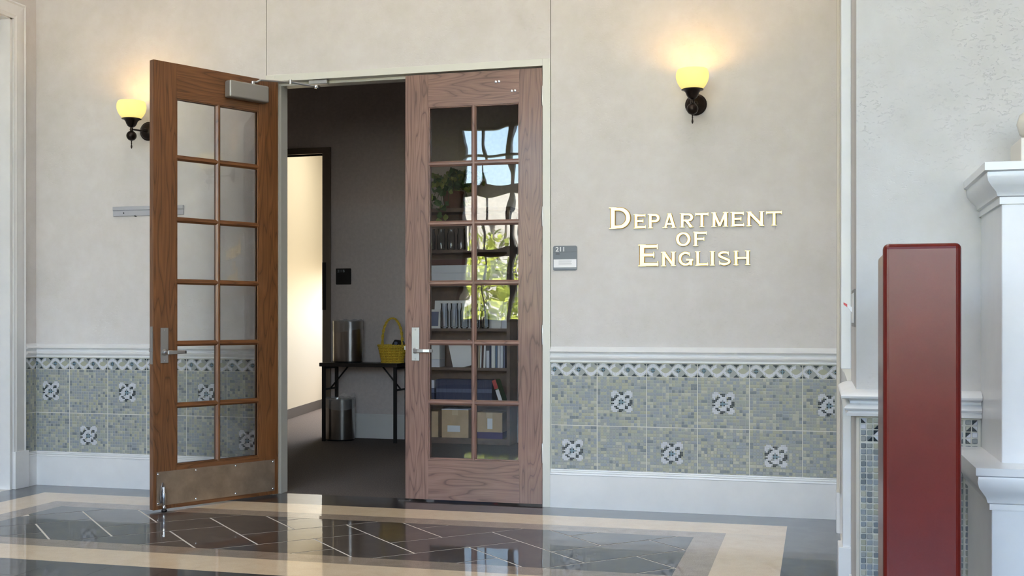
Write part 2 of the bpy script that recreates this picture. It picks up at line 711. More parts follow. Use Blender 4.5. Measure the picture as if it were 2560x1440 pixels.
# window wall behind the photographer (mirrored in the glass of the doors)
w = MB()
WX0, WX1, WZ0, WZ1 = -4.338, 5.21, 1.12, 4.53
w.box(-5.8, WX0, YW - 0.15, YW, 0, CEIL)
w.box(WX1, 7.4, YW - 0.15, YW, 0, CEIL)
w.box(WX0, WX1, YW - 0.15, YW, WZ1, CEIL)
w.box(WX0, WX1, YW - 0.15, YW, 0, WZ0)
struct(w.build('wall_window', 'plaster'), 'beige wall framing the tall hall windows', 'wall')
win = thing('window_1', 'tall bronze framed hall window mirrored in the closed door', 'window', (WX0, YW, 0), kind='structure')
nb = 11
bw = (WX1 - WX0) / nb
for i in range(nb + 1):
    t_ = 0.05 if i else 0.03
    bx('mullion', 'window_bronze', win, i * bw - t_ * 0.9, i * bw + t_ * 0.9, -0.12, 0.02, WZ0, WZ1)
for i in range(nb):
    bx('glazing_bar', 'window_bronze', win, (i + 0.47) * bw - 0.012, (i + 0.47) * bw + 0.012, -0.08, -0.03, WZ0, WZ1)
for z0, z1 in ((WZ0, WZ0 + 0.06), (2.30, 2.42), (3.34, 3.53), (4.03, 4.06), (WZ1 - 0.05, WZ1)):
    bx('transom', 'window_bronze', win, 0, WX1 - WX0, -0.11, 0.015, z0, z1)
for i in range(nb):
    bx('pane', 'clear_glass', win, i * bw + 0.04, (i + 1) * bw - 0.04, -0.062, -0.058, WZ0 + 0.06, WZ1 - 0.05)

# ------------------------------------------------------------------ floor
FZ = 0.0
fl = struct(MB().box(-5.8, 7.4, YW - 0.1, 0.075, -0.06, -0.0015).build('floor', 'floor_grout'),
            'polished stone floor with beige bands and dark diagonal slabs', 'floor')
BX0, BX1, BY0, BY1 = -3.400, 1.501, -0.310, -2.190
IX0, IX1, IY0, IY1 = -3.085, 1.183, -0.612, -1.885
FX0, FX1, FY0, FY1 = -2.925, 1.023, -0.772, -1.725
TH = 0.012


def slab(name, mat, x0, x1, y0, y1):
    return MB().box(x0, x1, y0, y1, -TH, FZ).build(name, mat, fl)


# dark margin along the walls
slab('margin_slab', 'slate_dark', XL, XR, BY0, 0.0)
slab('margin_slab', 'slate_dark', OPL, OPR, 0.0, 0.078)
slab('margin_slab', 'slate_dark', XL, BX0, BY1, BY0)
slab('margin_slab', 'slate_dark', BX1, XR + 0.0, BY1, BY0)
for (nm, mt, o_, i_) in (('beige_band', 'beige_terrazzo', (BX0, BX1, BY1, BY0), (IX0, IX1, IY1, IY0)),
                         ('taupe_band', 'taupe_terrazzo', (IX0, IX1, IY1, IY0), (FX0, FX1, FY1, FY0))):
    slab(nm, mt, o_[0], o_[1], i_[3], o_[3])
    slab(nm, mt, o_[0], o_[1], o_[2], i_[2])
    slab(nm, mt, o_[0], i_[0], i_[2], i_[3])
    slab(nm, mt, i_[1], o_[1], i_[2], i_[3])
# dark slabs on the camera's side of the frame
tw = 0.305
yy = BY1
row = 0
while yy > YW:
    big = 0.305 if row < 2 else 1.22
    xx = XL if row < 2 else -5.6
    while xx < 7.2:
        x1 = min(xx + big, 7.2)
        slab('dark_slab', 'slate_dark', xx + 0.0008, x1 - 0.0008, max(yy - big, YW) + 0.0008, yy - 0.0008)
        xx = x1
    yy -= big
    row += 1


def clip(poly, x0, x1, y0, y1):
    for ax, lim, sgn in ((0, x0, 1), (0, x1, -1), (1, y0, 1), (1, y1, -1)):
        out = []
        for i in range(len(poly)):
            a, b = poly[i - 1], poly[i]
            da, db = (a[ax] - lim) * sgn, (b[ax] - lim) * sgn
            if (da >= 0) != (db >= 0):
                t = da / (da - db)
                out.append((a[0] + (b[0] - a[0]) * t, a[1] + (b[1] - a[1]) * t))
            if db >= 0:
                out.append(b)
        poly = out
        if not poly:
            return []
    return poly


U0 = 0.434
gw = 0.019                      # half the joint, in grid units


def uw(u, v):
    sxy, dyx = U0 * u - 0.11, U0 * v + 0.026       # x + y, y - x
    return ((sxy - dyx) / 2, (sxy + dyx) / 2)


def add_slab(u0, u1, v0, v1):
    poly = clip([uw(u0 + gw, v0 + gw), uw(u1 - gw, v0 + gw), uw(u1 - gw, v1 - gw), uw(u0 + gw, v1 - gw)],
                FX0 + 0.001, FX1 - 0.001, FY1 + 0.001, FY0 - 0.001)
    if len(poly) < 3:
        return
    ar = abs(sum(poly[i - 1][0] * poly[i][1] - poly[i][0] * poly[i - 1][1] for i in range(len(poly)))) / 2
    if ar < 0.0008:
        return
    MB().prism(poly, -TH, FZ).build('slate_slab', 'slate', fl)


for mrow in range(-14, 16):
    for i in range(-18, 8):
        if (mrow - i) % 4 == 0:
            add_slab(i - 1, i + 1, mrow, mrow + 1)
            add_slab(i + 1, i + 2, mrow - 1, mrow + 1)

# ------------------------------------------------------------------ mosaic wall tiles
TP = 0.3085                      # tile pitch
CELL = 0.0190
MIDX = {n: i for i, (n, c) in enumerate(TILE_COLS)}
TMATS = [n for n, c in TILE_COLS] + ['mosaic_base', 'mosaic_white', 'mosaic_dark', 'mosaic_blue']
IW, ID, IB, IBASE = 7, 8, 9, 6
MEDAL = ["................",
         "..WWW......WWW..",
         ".WWWWWDDD.WWWWW.",
         ".WWW.WWDDWWWWWW.",
         ".WW.DDWWWW.DDWW.",
         "..WDDWWWWWDDDW..",
         ".DDDWWW.WW.WW...",
         ".DDWWWDBDWWWWDD.",
         "..WWWWBBBB.WWDD.",
         ".DDWWWDBDWWWDDD.",
         "..WWW..WWW.WDD..",
         ".WWDDWWWWWDDWW..",
         ".WWWDDWWWWDDWWW.",
         ".WWWWWDDD.WWWWW.",
         "..WWW.DD...WWW..",
         "................"]
_tc = {}


def pillow(mb, x0, x1, z0, z1, mi, h0=-0.004, h1=-0.0052, ins=0.0020):
    b = len(mb.v)
    mb.v += [(x0, h0, z0), (x1, h0, z0), (x1, h0, z1), (x0, h0, z1),
             (x0 + ins, h1, z0 + ins), (x1 - ins, h1, z0 + ins), (x1 - ins, h1, z1 - ins), (x0 + ins, h1, z1 - ins)]
    for q in ((4, 5, 6, 7), (0, 1, 5, 4), (1, 2, 6, 5), (2, 3, 7, 6), (3, 0, 4, 7)):
        mb.f.append(tuple(b + i for i in q))
        mb.m.append(mi)


def tile_mesh(x0, x1, z0, z1, medal, seed):
    """part x0..x1, z0..z1 of a 12 inch mosaic tile; its front faces -y"""
    key = (round(x0, 3), round(x1, 3), round(z0, 3), round(z1, 3), medal, seed)
    if key in _tc:
        return _tc[key]
    r = random.Random(seed)
    mb = MB()
    g_ = 0.0021
    mb.box(x0 + (g_ if x0 <= 0.001 else 0), x1 - (g_ if x1 >= TP - 0.001 else 0), -0.004, 0.0,
           z0 + (g_ if z0 <= 0.001 else 0), z1 - (g_ if z1 >= TP - 0.001 else 0), IBASE)
    n = 16
    off = (TP - n * CELL) / 2
    wts = [5, 5, 4, 3, 2, 3]
    taken = set()
    for i in range(n):
        for j in range(n):
            if (i, j) in taken:
                continue
            a0, a1 = off + i * CELL, off + (i + 1) * CELL
            c0, c1 = off + j * CELL, off + (j + 1) * CELL
            mi = r.choices(range(6), wts)[0]
            if medal and 4 <= i < 12 and 4 <= j < 12:
                for di in range(2):
                    for dj in range(2):
                        ch = MEDAL[15 - ((j - 4) * 2 + dj)][(i - 4) * 2 + di]
                        mj = {'W': IW, 'D': ID, 'B': IB}.get(ch, r.choice((0, 1, 2, 5)))
                        hx0, hz0 = a0 + di * CELL / 2, c0 + dj * CELL / 2
                        if hx0 >= x0 and hx0 + CELL / 2 <= x1 and hz0 >= z0 and hz0 + CELL / 2 <= z1:
                            pillow(mb, hx0 + 0.0003, hx0 + CELL / 2 - 0.0003, hz0 + 0.0003, hz0 + CELL / 2 - 0.0003, mj, ins=0.0016)
                continue
            wide = r.random() < 0.16 and i < n - 1 and not (medal and i + 1 == 4 and 4 <= j < 12)
            if wide:
                taken.add((i + 1, j))
                a1 += CELL
            a0, a1, c0, c1 = max(a0, x0), min(a1, x1), max(c0, z0), min(c1, z1)
            if a1 - a0 < 0.007 or c1 - c0 < 0.007:
                continue
            pillow(mb, a0 + 0.0008, a1 - 0.0008, c0 + 0.0008, c1 - 0.0008, mi)
    _tc[key] = mb.mesh('tile', TMATS)
    return _tc[key]


def border_mesh(x0, x1, hgt=0.0785):
    key = ('b', round(x0, 3), round(x1, 3))
    if key in _tc:
        return _tc[key]
    mb = MB()
    g_ = 0.0021
    mb.box(x0 + (g_ if x0 <= 0.001 else 0), x1 - (g_ if x1 >= TP - 0.001 else 0), -0.004, 0, g_, hgt - 0.0006, IBASE)
    nx, nz = 128, 28
    sx, sz = TP / nx, hgt / nz
    r = random.Random(5)
    for i in range(nx):
        for j in range(nz):
            a0 = i * sx
            if a0 < x0 + 0.001 or a0 + sx > x1 - 0.001:
                continue
            u = (i + 0.5) / nx * 4.0                      # lens number
            v = ((j + 0.5) / nz - 0.5) * 2.0
            lens = int(u)
            fu = u - lens - 0.5
            s1 = 0.72 * math.sin(PI * u)
            hit = None
            rad = math.hypot(fu * 2.0, v)
            if abs(v - s1) < 0.27:
                hit = IW
            elif abs(v + s1) < 0.27:
                hit = 1 if (int(u * 2) % 2) else IW
            elif abs(v) > abs(s1) + 0.2 and (abs(fu) > 0.28):
                hit = ID if abs(v) > 0.58 + 1.6 * (0.5 - abs(fu)) else 1
            elif lens % 2 == 0 and abs(fu * 2.0) + abs(v) * 0.85 < 0.42:
                hit = ID if (abs(fu * 2.0) > 0.06 and abs(v) > 0.07) else IB
            else:
                hit = 2 if lens % 2 else 1
            if (i % 8 == 7) and hit in (IW, 1, 2) and r.random() < 0.35:
                hit = 5
            c0 = 0.001 + j * sz * 0.98
            d = -0.0055
            mb.quad([(a0, d, c0), (a0 + sx, d, c0), (a0 + sx, d, c0 + sz * 0.98), (a0, d, c0 + sz * 0.98)], hit)
    _tc[key] = mb.mesh('border_tile', TMATS)
    return _tc[key]


ZB, ZM, ZT, ZR = 0.238, 0.5145, 0.823, 0.905     # base, course joint, border joint, rail


def tile_run(parent, xs, ybase, rot, origin_x, first_medal, dz=0.0):
    """xs = joint positions along the wall"""
    for k in range(len(xs) - 1):
        a, b = xs[k], xs[k + 1]
        full = abs((b - a) - TP) < 0.01
        if full:
            x0, x1 = 0.0, TP
        elif k == 0:
            x0, x1 = TP - (b - a), TP
        else:
            x0, x1 = 0.0, b - a
        for (zbot, z0, z1, med) in ((ZT - TP, 0.0, TP, (k % 2) == first_medal), (ZM - TP, ZB - (ZM - TP), TP, (k % 2) != first_medal)):
            me = tile_mesh(x0, x1, z0, z1, med, 10 + (k * 3 + int(z0 > 0)) % 5)
            o = link('tile', me, parent)
            px = a - x0
            if rot == 0:
                o.location = (px, ybase, zbot + dz)
            else:
                o.location = (ybase, -px if rot < 0 else px, zbot + dz)
                o.rotation_euler = (0, 0, rot)
        me = border_mesh(x0, x1)
        o = link('border_tile', me, parent)
        px = a - x0
        if rot == 0:
            o.location = (px, ybase, ZT + dz)
        else:
            o.location = (ybase, -px if rot < 0 else px, ZT + dz)
            o.rotation_euler = (0, 0, rot)


xs_r = [0.055, 0.3485, 0.657, 0.9655, 1.274, 1.5825, 1.774]
tile_run(wall_far, xs_r, -0.0002, 0, 0, 1)
xs_l = [XL + 0.002, -3.43, -3.1215, -2.813, -2.5045, -2.196, -1.907]
tile_run(wall_far, xs_l, -0.0002, 0, 0, 0)
for x0, x1 in ((XL, -1.9075), (0.0525, XR)):
    bx('tile_backing', 'grout', wall_far, x0, x1, -0.0036, 0.001, 0.1, 0.91)
# left wall, one cut column: front of the tile faces +x
bx('tile_backing', 'grout', wall_left, XL - 0.001, XL + 0.0036, DL0 + 0.02, -0.003, 0.1, 0.91)
for (zbot, z0, med) in ((ZT - TP, 0.0, False), (ZM - TP, ZB - (ZM - TP), False)):
    link('tile', tile_mesh(TP - 0.14, TP, z0, TP, med, 12), wall_left, (XL + 0.0002, -0.006 - TP, zbot), (0, 0, R(90)))
link('border_tile', border_mesh(TP - 0.14, TP), wall_left, (XL + 0.0002, -0.006 - TP, ZT), (0, 0, R(90)))

# near wall: the mosaic is close enough to pick apart
DZN = -0.042
rn = random.Random(4)
_pc = {}


def piece_mesh(shape, mat):
    k = (shape, mat)
    if k in _pc:
        return _pc[k]
    r = random.Random(100 + shape)
    hw = 0.0083
    n = 10
    mb = MB()
    pts = []
    for q in range(n):
        a = 2 * PI * q / n + 0.31
        c, s_ = math.cos(a), math.sin(a)
        e = 0.32
        x = math.copysign(abs(c) ** e, c) * hw * (1 + r.uniform(-0.10, 0.03))
        z = math.copysign(abs(s_) ** e, s_) * hw * (1 + r.uniform(-0.10, 0.03))
        pts.append((x, z))
    if shape >= 8:                                   # triangular shards of the border
        tri = [[(-hw, -hw), (hw, -hw), (hw, hw)], [(-hw, -hw), (hw, hw), (-hw, hw)],
               [(-hw, -hw), (hw, -hw), (-hw, hw)], [(hw, -hw), (hw, hw), (-hw, hw)]][shape - 8]
        cx, cz = sum(q[0] for q in tri) / 3, sum(q[1] for q in tri) / 3
        pts = [(cx + (x - cx) * 0.9, cz + (z - cz) * 0.9) for x, z in tri]
    a = [(x, 0, z) for x, z in pts]
    b = [(x, -0.0035, z) for x, z in pts]
    c = [(x * 0.84, -0.0048, z * 0.84) for x, z in pts]
    mb.rings([a, b, c])
    _pc[k] = mb.mesh('mosaic_piece', mat)
    return _pc[k]


PCH = 0.0193
bx('tile_backing', 'grout', wall_near, XR + 0.002, 2.157, YN - 0.0035, YN + 0.001, 0.1, 0.865)
bx('tile_edge', 'cream_paint', wall_near, XR - 0.001, XR + 0.0105, YN - 0.0062, YN + 0.001, 0.2, 0.86, bevel=0.002)
rest = MB()
x = XR + 0.0215
ncol = 0
cols = []
while x < 2.15:
    cols.append(x)
    x += PCH
    ncol += 1
    if ncol % 16 == 0:
        x += 0.004
rowsz = [0.861 - 0.0115 - PCH * k for k in range(4)] + [0.781 - 0.0118 - PCH * k for k in range(16)] + [0.472 - 0.0118 - PCH * k for k in range(12)]
names = [n for n, c in TILE_COLS]
for ci, x in enumerate(cols):
    seen = x < 1.865 or 2.09 < x < 2.162
    for ri, z in enumerate(rowsz):
        mat = rn.choices(names, [5, 4, 3, 4, 3, 3])[0]
        specs = [(rn.randrange(8), mat)]
        if ri < 4:
            k = (ci * 3 + ri * 5) % 7
            if k in (0, 2):
                specs = [(8, 'mosaic_white'), (9, 'mosaic_dark')] if k else [(10, 'mosaic_dark'), (11, 'mosaic_white')]
            elif k == 4:
                specs = [(8, 'mosaic_dark'), (9, mat)]
            elif k == 5:
                specs = [(rn.randrange(8), 'mosaic_white')]
        if seen and z > 0.30:
            for sh, mt in specs:
                link('mosaic_piece', piece_mesh(sh, mt), wall_near, (x, YN - 0.0035, z))
        else:
            pillow(rest, x - 0.0083, x + 0.0083, z - 0.0083, z + 0.0083, MIDX[mat], YN - 0.0035, YN - 0.008, 0.002)
tag(rest.build('mosaic_field', TMATS, wall_near), kind='stuff')

# ------------------------------------------------------------------ rails, baseboards, casings
def rail_prof(k=1.0, dz=0.0):
    pr = [(0, 1.004), (0.004, 1.003), (0.014, 0.992), (0.026, 0.982), (0.036, 0.978), (0.038, 0.975), (0.037, 0.972), (0.028, 0.970),
          (0.018, 0.962), (0.015, 0.954), (0.016, 0.949), (0.027, 0.946), (0.031, 0.942), (0.031, 0.937), (0.026, 0.928), (0.018, 0.922), (0.015, 0.918),
          (0.015, 0.916), (0.023, 0.914), (0.023, 0.908), (0, 0.905)]
    return [(d * k, z + dz) for d, z in pr]


NEAR_RAIL = [(0, .966), (.012, .965), (.030, .958), (.044, .950), (.048, .942), (.046, .934), (.036, .930), (.024, .927), (.020, .922), (.020, .914), (.026, .911),
             (.036, .902), (.038, .895), (.034, .888), (.026, .886), (.026, .882), (.032, .876), (.030, .866), (0, .862)]
NEAR_RAIL = [(d, .862 + (z - .862) * .83) for d, z in NEAR_RAIL]
tr1 = struct(MB().sweep([(0.0535, 0), (XR, 0)], rail_prof()).build('trim_1', 'white_paint', smooth=True),
             'white moulded chair rail under the gold lettering', 'chair rail')
tr2 = struct(MB().sweep([(XL, -0.13), (XL, 0), (-1.9075, 0)], rail_prof()).build('trim_2', 'white_paint', smooth=True),
             'white moulded chair rail behind the open door', 'chair rail')
tr3 = struct(MB().sweep([(XR, -2.585), (XR, YN), (2.157, YN)], NEAR_RAIL).build('trim_3', 'white_paint', smooth=True),
             'white moulded chair rail wrapping the corner beside the red post', 'chair rail')

bbp = [(0, 0.240), (0.008, 0.2395), (0.009, 0.233), (0.006, 0.231), (0.014, 0.229), (0.015, 0.222), (0.011, 0.220), (0.020, 0.217), (0.022, 0.208), (0.019, 0.205), (0.019, 0.0), (0, 0.0)]
struct(MB().sweep([(0.0535, 0), (XR, 0)], bbp).build('baseboard_right', 'white_paint', smooth=True), 'tall white baseboard under the mosaic right of the doors', 'baseboard')
struct(MB().sweep([(XL, -0.115), (XL, 0), (-1.9075, 0)], bbp).build('baseboard_left', 'white_paint', smooth=True), 'tall white baseboard behind the open door', 'baseboard')
struct(MB().sweep([(XR, -2.60), (XR, YN), (2.117, YN)], bbp).build('baseboard_near', 'white_paint', smooth=True), 'white baseboard of the near wall behind the red post', 'baseboard')

# left doorway casing with plinth block
cas = thing('trim_4', 'white moulded casing of the doorway at the left edge', 'door casing', (XL, -0.13, 0), kind='structure')
cp = [(0.0, 0.0), (0.0, 0.020), (-0.012, 0.026), (-0.022, 0.020), (-0.026, 0.022), (-0.080, 0.012), (-0.092, 0.018), (-0.104, 0.013), (-0.118, 0.013), (-0.118, 0.0)]


def cased(y_o, zt_o, sgn):
    """profile (along wall, out) extruded upright"""
    mb = MB()
    a = [(o_, y_o + sgn * d_, 0.255) for d_, o_ in cp]
    b = [(o_, y_o + sgn * d_, zt_o + d_) for d_, o_ in cp]
    return mb.rings([a, b])


side = cased(0.0, 3.372, 1).build('casing_leg', 'white_paint', cas, smooth=True)
mb = MB()
yl = (DL1 - 0.09) - (-0.13)
a = [(o_, d_, 3.372 + d_) for d_, o_ in cp]
b = [(o_, yl - 0.03 - d_, 3.372 + d_) for d_, o_ in cp]
mb.rings([a, b]).build('casing_head', 'white_paint', cas, smooth=True)
mb = MB()
a = [(o_, yl - 0.03 - d_, 0.0) for d_, o_ in cp]
b = [(o_, yl - 0.03 - d_, 3.372 + d_) for d_, o_ in cp]
mb.rings([a, b]).build('casing_leg', 'white_paint', cas, smooth=True)
bx('plinth_block', 'white_paint', cas, 0, 0.030, -0.122, 0.018, 0, 0.258, bevel=0.002)
# jamb and closed white door in the left wall
bx('jamb', 'white_paint', cas, -0.14, 0.004, DL0 + 0.13 - 0.002, DL0 + 0.13 - 0.022, 0, DLT)
bx('jamb', 'white_paint', cas, -0.14, 0.004, DL1 + 0.13 + 0.002, DL0 + 0.13 - 0.002, DLT - 0.02, DLT - 0.001)
dl = thing('door_3', 'white panelled door set back in the left wall', 'door', (XL - 0.1, DL0 - 0.022, 0), kind='structure')
bx('door_leaf', 'white_paint', dl, -0.045, 0.0, DL1 - DL0 + 0.03, -0.003, 0.01, DLT - 0.03)
bx('lever_handle', 'steel', dl, 0.0, 0.03, DL1 - DL0 + 0.10, DL1 - DL0 + 0.13, 0.95, 1.10)

# right return wall: casing edges, plinths, door
cr = thing('trim_5', 'white casing edge rising beside the light switch on the right', 'door casing', (XR, DR1, 0), kind='structure')
bx('casing_leg', 'white_paint', cr, -0.036, 0, -0.125, 0.0, 0.99, 3.2, bevel=0.003)
bx('casing_leg', 'white_paint', cr, -0.030, 0, -0.125, 0.0, 0.33, 0.90, bevel=0.003)
pf_ = [(0, 0.90), (-0.012, 0.90), (-0.013, 0.93), (-0.017, 0.955), (-0.024, 0.975), (-0.034, 0.99), (0, 0.99)]
MB().rings([[(x, -0.122, z) for x, z in pf_], [(x, 0.0, z) for x, z in pf_]]).build('casing_stop', 'cream_paint', cr)
bx('plinth_block', 'white_paint', cr, -0.046, 0, -0.135, 0.004, 0, 0.335, bevel=0.003)
yfar = DR0 - DR1
bx('casing_leg', 'cream_paint', cr, -0.017, 0, yfar, yfar + 0.115, 0.225, 3.2, bevel=0.003)
bx('casing_bead', 'cream_paint', cr, -0.006, 0, yfar - 0.03, yfar, 0.225, 3.2, bevel=0.002)
bx('plinth_block', 'white_paint', cr, -0.020, 0, yfar - 0.006, yfar + 0.118, 0, 0.225, bevel=0.002)
bx('casing_head', 'white_paint', cr, -0.03, 0, -0.125, yfar + 0.115, 3.1, 3.21)
d4 = thing('door_4', 'white door set back in the right return wall', 'door', (XR + 0.1, DR1, 0), kind='structure')
bx('door_leaf', 'white_paint', d4, 0, 0.045, 0.002, yfar - 0.002, 0.01, 3.098)
bx('lever_handle', 'steel', d4, -0.03, 0.0, yfar - 0.10, yfar - 0.07, 0.95, 1.10)

# light switch on the return wall
sw = thing('light_switch', 'twin light switch plate with red toggle on the wall edge', 'switch', (XR, -2.9, 1.21))
bx('cover_plate', 'plate_grey', sw, -0.004, 0, -0.17, 0.12, -0.062, 0.062, bevel=0.001)
bx('cover_rim', 'white_paint', sw, -0.006, -0.0039, -0.15, 0.10, -0.05, 0.05, bevel=0.001)
tg = MB()
tg.rings([[(-0.005, -0.008, -0.016), (-0.005, 0.008, -0.016), (-0.005, 0.008, 0.002), (-0.005, -0.008, 0.002)],
          [(-0.022, -0.007, 0.004), (-0.022, 0.007, 0.004), (-0.022, 0.007, 0.014), (-0.022, -0.007, 0.014)]])
tg.build('toggle', 'letter_white', sw)
tg = MB()
tg.rings([[(-0.022, -0.007, 0.004), (-0.022, 0.007, 0.004), (-0.022, 0.007, 0.014), (-0.022, -0.007, 0.014)],
          [(-0.034, -0.005, 0.013), (-0.034, 0.005, 0.013), (-0.034, 0.005, 0.020), (-0.034, -0.005, 0.020)]])
tg.build('toggle_tip', 'toggle_red', sw)

# ------------------------------------------------------------------ double door frame
fr = thing('trim_6', 'light grey painted steel frame of the double doorway', 'door frame', (0, 0, 0), kind='structure')
FO = -0.014                         # how far its face stands proud
bx('jamb', 'frame_paint', fr, 0.003, 0.052, FO, 0.15, 0.0, OPT + 0.0445, bevel=0.0015)
bx('jamb', 'frame_paint', fr, OPL - 0.0675, OPL - 0.003, FO, 0.15, 0.0, OPT + 0.0445, bevel=0.0015)
bx('jamb_stop', 'frame_paint', fr, OPL - 0.004, OPL + 0.013, 0.056, 0.15, 0.0, OPT - 0.001)
bx('jamb_stop', 'frame_paint', fr, -0.013, 0.004, 0.056, 0.15, 0.0, OPT - 0.001)
bx('head_stop', 'frame_paint', fr, OPL + 0.013, -0.013, 0.056, 0.15, OPT - 0.017, OPT + 0.002)
bx('head', 'frame_paint', fr, OPL - 0.003, 0.003, FO, 0.15, OPT, OPT + 0.0445, bevel=0.0015)

# ------------------------------------------------------------------ the two glazed doors
LW, LH0, LH1, LT = 0.914, 0.012, 2.755, 0.045
SF, SH, RT_, RB = 0.158, 0.150, 0.213, 0.262      # free stile, hinge stile, top rail, bottom rail
GZ0, GZ1 = LH0 + RB, LH1 - RT_
GX0, GX1 = SH, LW - SF


def door(name, label, loc, rz, sg, mv, mh, face):
    """leaf from its hinge edge (local 0) toward sg * LW; hall face at y = 0, office face at y = LT"""
    d = thing(name, label, 'door', loc, rz, kind='structure')

    def b(nm, mat, s0, s1, y0, y1, z0, z1, bev=0.0, par=d):
        return bx(nm, mat, par, sg * s0, sg * s1, y0, y1, z0, z1, bev)
    b('hinge_stile', mv, 0, SH, 0, LT, LH0, LH1, 0.0015)
    b('lock_stile', mv, LW - SF, LW, 0, LT, LH0, LH1, 0.0015)
    b('top_rail', mh, SH, LW - SF, 0, LT, GZ1, LH1)
    b('bottom_rail', mh, SH, LW - SF, 0, LT, LH0, GZ0)
    mw = 0.034
    pw = (GX1 - GX0 - mw) / 2
    ph = (GZ1 - GZ0 - 5 * mw) / 6

    def muntin(axis, c, a0, a1, mat):
        pr = [(-0.017, 0.014), (-0.008, 0.004), (-0.006, 0.002), (0.006, 0.002), (0.008, 0.004), (0.017, 0.014),
              (0.017, LT - 0.014), (0.008, LT - 0.004), (0.006, LT - 0.002), (-0.006, LT - 0.002), (-0.008, LT - 0.004), (-0.017, LT - 0.014)]
        mb = MB()
        if axis == 'z':
            mb.rings([[(sg * (c + p_), y_, a) for p_, y_ in pr] for a in (a0, a1)])
        else:
            mb.rings([[(sg * a, y_, c + p_) for p_, y_ in pr] for a in (a0, a1)])
        return mb.build('muntin', mat, d)
    muntin('z', GX0 + pw + mw / 2, GZ0, GZ1, mv)
    for k in range(5):
        z = GZ0 + ph * (k + 1) + mw * (k + 0.5)
        muntin('x', z, GX0, GX0 + pw + 0.010, mh)
        muntin('x', z, GX1 - pw - 0.010, GX1, mh)
    # sticking: a moulded bead around the whole glazed field on both faces
    for y0, y1 in ((0.004, 0.016), (LT - 0.016, LT - 0.004)):
        b('glazing_bead', mv, GX0, GX0 + 0.008, y0, y1, GZ0, GZ1, 0.002)
        b('glazing_bead', mv, GX1 - 0.008, GX1, y0, y1, GZ0, GZ1, 0.002)
        b('glazing_bead', mh, GX0 + 0.008, GX1 - 0.008, y0, y1, GZ0, GZ0 + 0.008, 0.002)
        b('glazing_bead', mh, GX0 + 0.008, GX1 - 0.008, y0, y1, GZ1 - 0.008, GZ1, 0.002)
    for i in range(2):
        for k in range(6):
            s0 = GX0 + i * (pw + mw)
            z0 = GZ0 + k * (ph + mw)
            b('pane', 'door_glass', s0 - 0.004, s0 + pw + 0.004, 0.020, 0.025, z0 - 0.004, z0 + ph + 0.004)
    # lever set on the shown face
    f0, o_ = (0.0, -1) if face == 'hall' else (LT, 1)
    hs = LW - 0.072
    pl = MB()
    hz0, hz1 = 0.906, 1.122
    lock = b('lock_plate', 'steel', hs - 0.026, hs + 0.026, f0, f0 + o_ * 0.007, hz0, hz1, 0.002)
    hz = 0.972
    mb = MB()
    mb.lathe([(0.0, 0.007), (0.020, 0.007), (0.020, 0.011), (0.011, 0.014), (0.010, 0.048), (0.0, 0.048)],
             (sg * hs, f0, hz), 16, 'y' if o_ < 0 else 'y')
    if o_ > 0:
        mb.v = [(x, 2 * f0 - y, z) for x, y, z in mb.v]
    mb.build('lever_hub', 'steel', lock, smooth=True)
    mb = MB()
    yl0 = f0 + o_ * 0.045
    pts = [(hs, yl0), (hs - 0.03, f0 + o_ * 0.052), (hs - 0.07, f0 + o_ * 0.054), (hs - 0.11, f0 + o_ * 0.050), (hs - 0.128, f0 + o_ * 0.040)]
    rs = []
    for i, (s_, y_) in enumerate(pts):
        hh = (0.013, 0.012, 0.011, 0.0105, 0.010)[i]
        rs.append([(sg * s_, y_ - 0.006, hz - hh), (sg * s_, y_ + 0.006, hz - hh), (sg * s_, y_ + 0.006, hz + hh), (sg * s_, y_ - 0.006, hz + hh)])
    mb.rings(rs).build('lever', 'steel', lock, bevel=0.003)
    for z in (hz0 + 0.014, hz1 - 0.014):
        mb = MB().lathe([(0.0, 0.0075), (0.0055, 0.0075), (0.004, 0.009), (0.0, 0.009)], (sg * hs, f0, z), 10, 'y')
        if o_ > 0:
            mb.v = [(x, 2 * f0 - y, z_) for x, y, z_ in mb.v]
        mb.build('screw', 'steel', lock)
    # mortise faceplate and latch on the free edge
    ed = b('edge_plate', 'steel', LW - 0.0005, LW + 0.0015, 0.009, LT - 0.009, 0.90, 1.13)
    b('latch_bolt', 'steel', LW + 0.001, LW + 0.014, 0.014, LT - 0.016, 0.975, 1.000, 0.002, par=ed)
    return d, b


door2, b2 = door('door_2', 'closed glazed oak door leaf with faded brown finish', (-0.002, 0.002, 0), 0.0, -1, 'oak_worn_v', 'oak_worn_h', 'hall')
# through bolts of the closer on the other side
for s_, z_ in ((0.304, 2.682), (0.283, 2.683), (0.199, 2.619), (0.178, 2.620)):
    mb = MB().lathe([(0.0, 0.0), (0.0085, 0.0), (0.0085, 0.0015), (0.006, 0.003), (0.0, 0.003)], (-s_, 0.0, z_), 14, 'y')
    mb.build('through_bolt', 'chrome', door2, smooth=True)
for z_ in (2.577, 1.820, 1.077, 0.334):
    mb = MB()
    mb.lathe([(0.0, -0.062), (0.005, -0.062), (0.0075, -0.056), (0.0075, 0.056), (0.005, 0.062), (0.0, 0.062)], (0.004, -0.008, z_), 12)
    mb.box(-0.003, 0.004, -0.006, 0.03, z_ - 0.056, z_ + 0.056)
    mb.build('hinge', 'steel', door2, smooth=True)

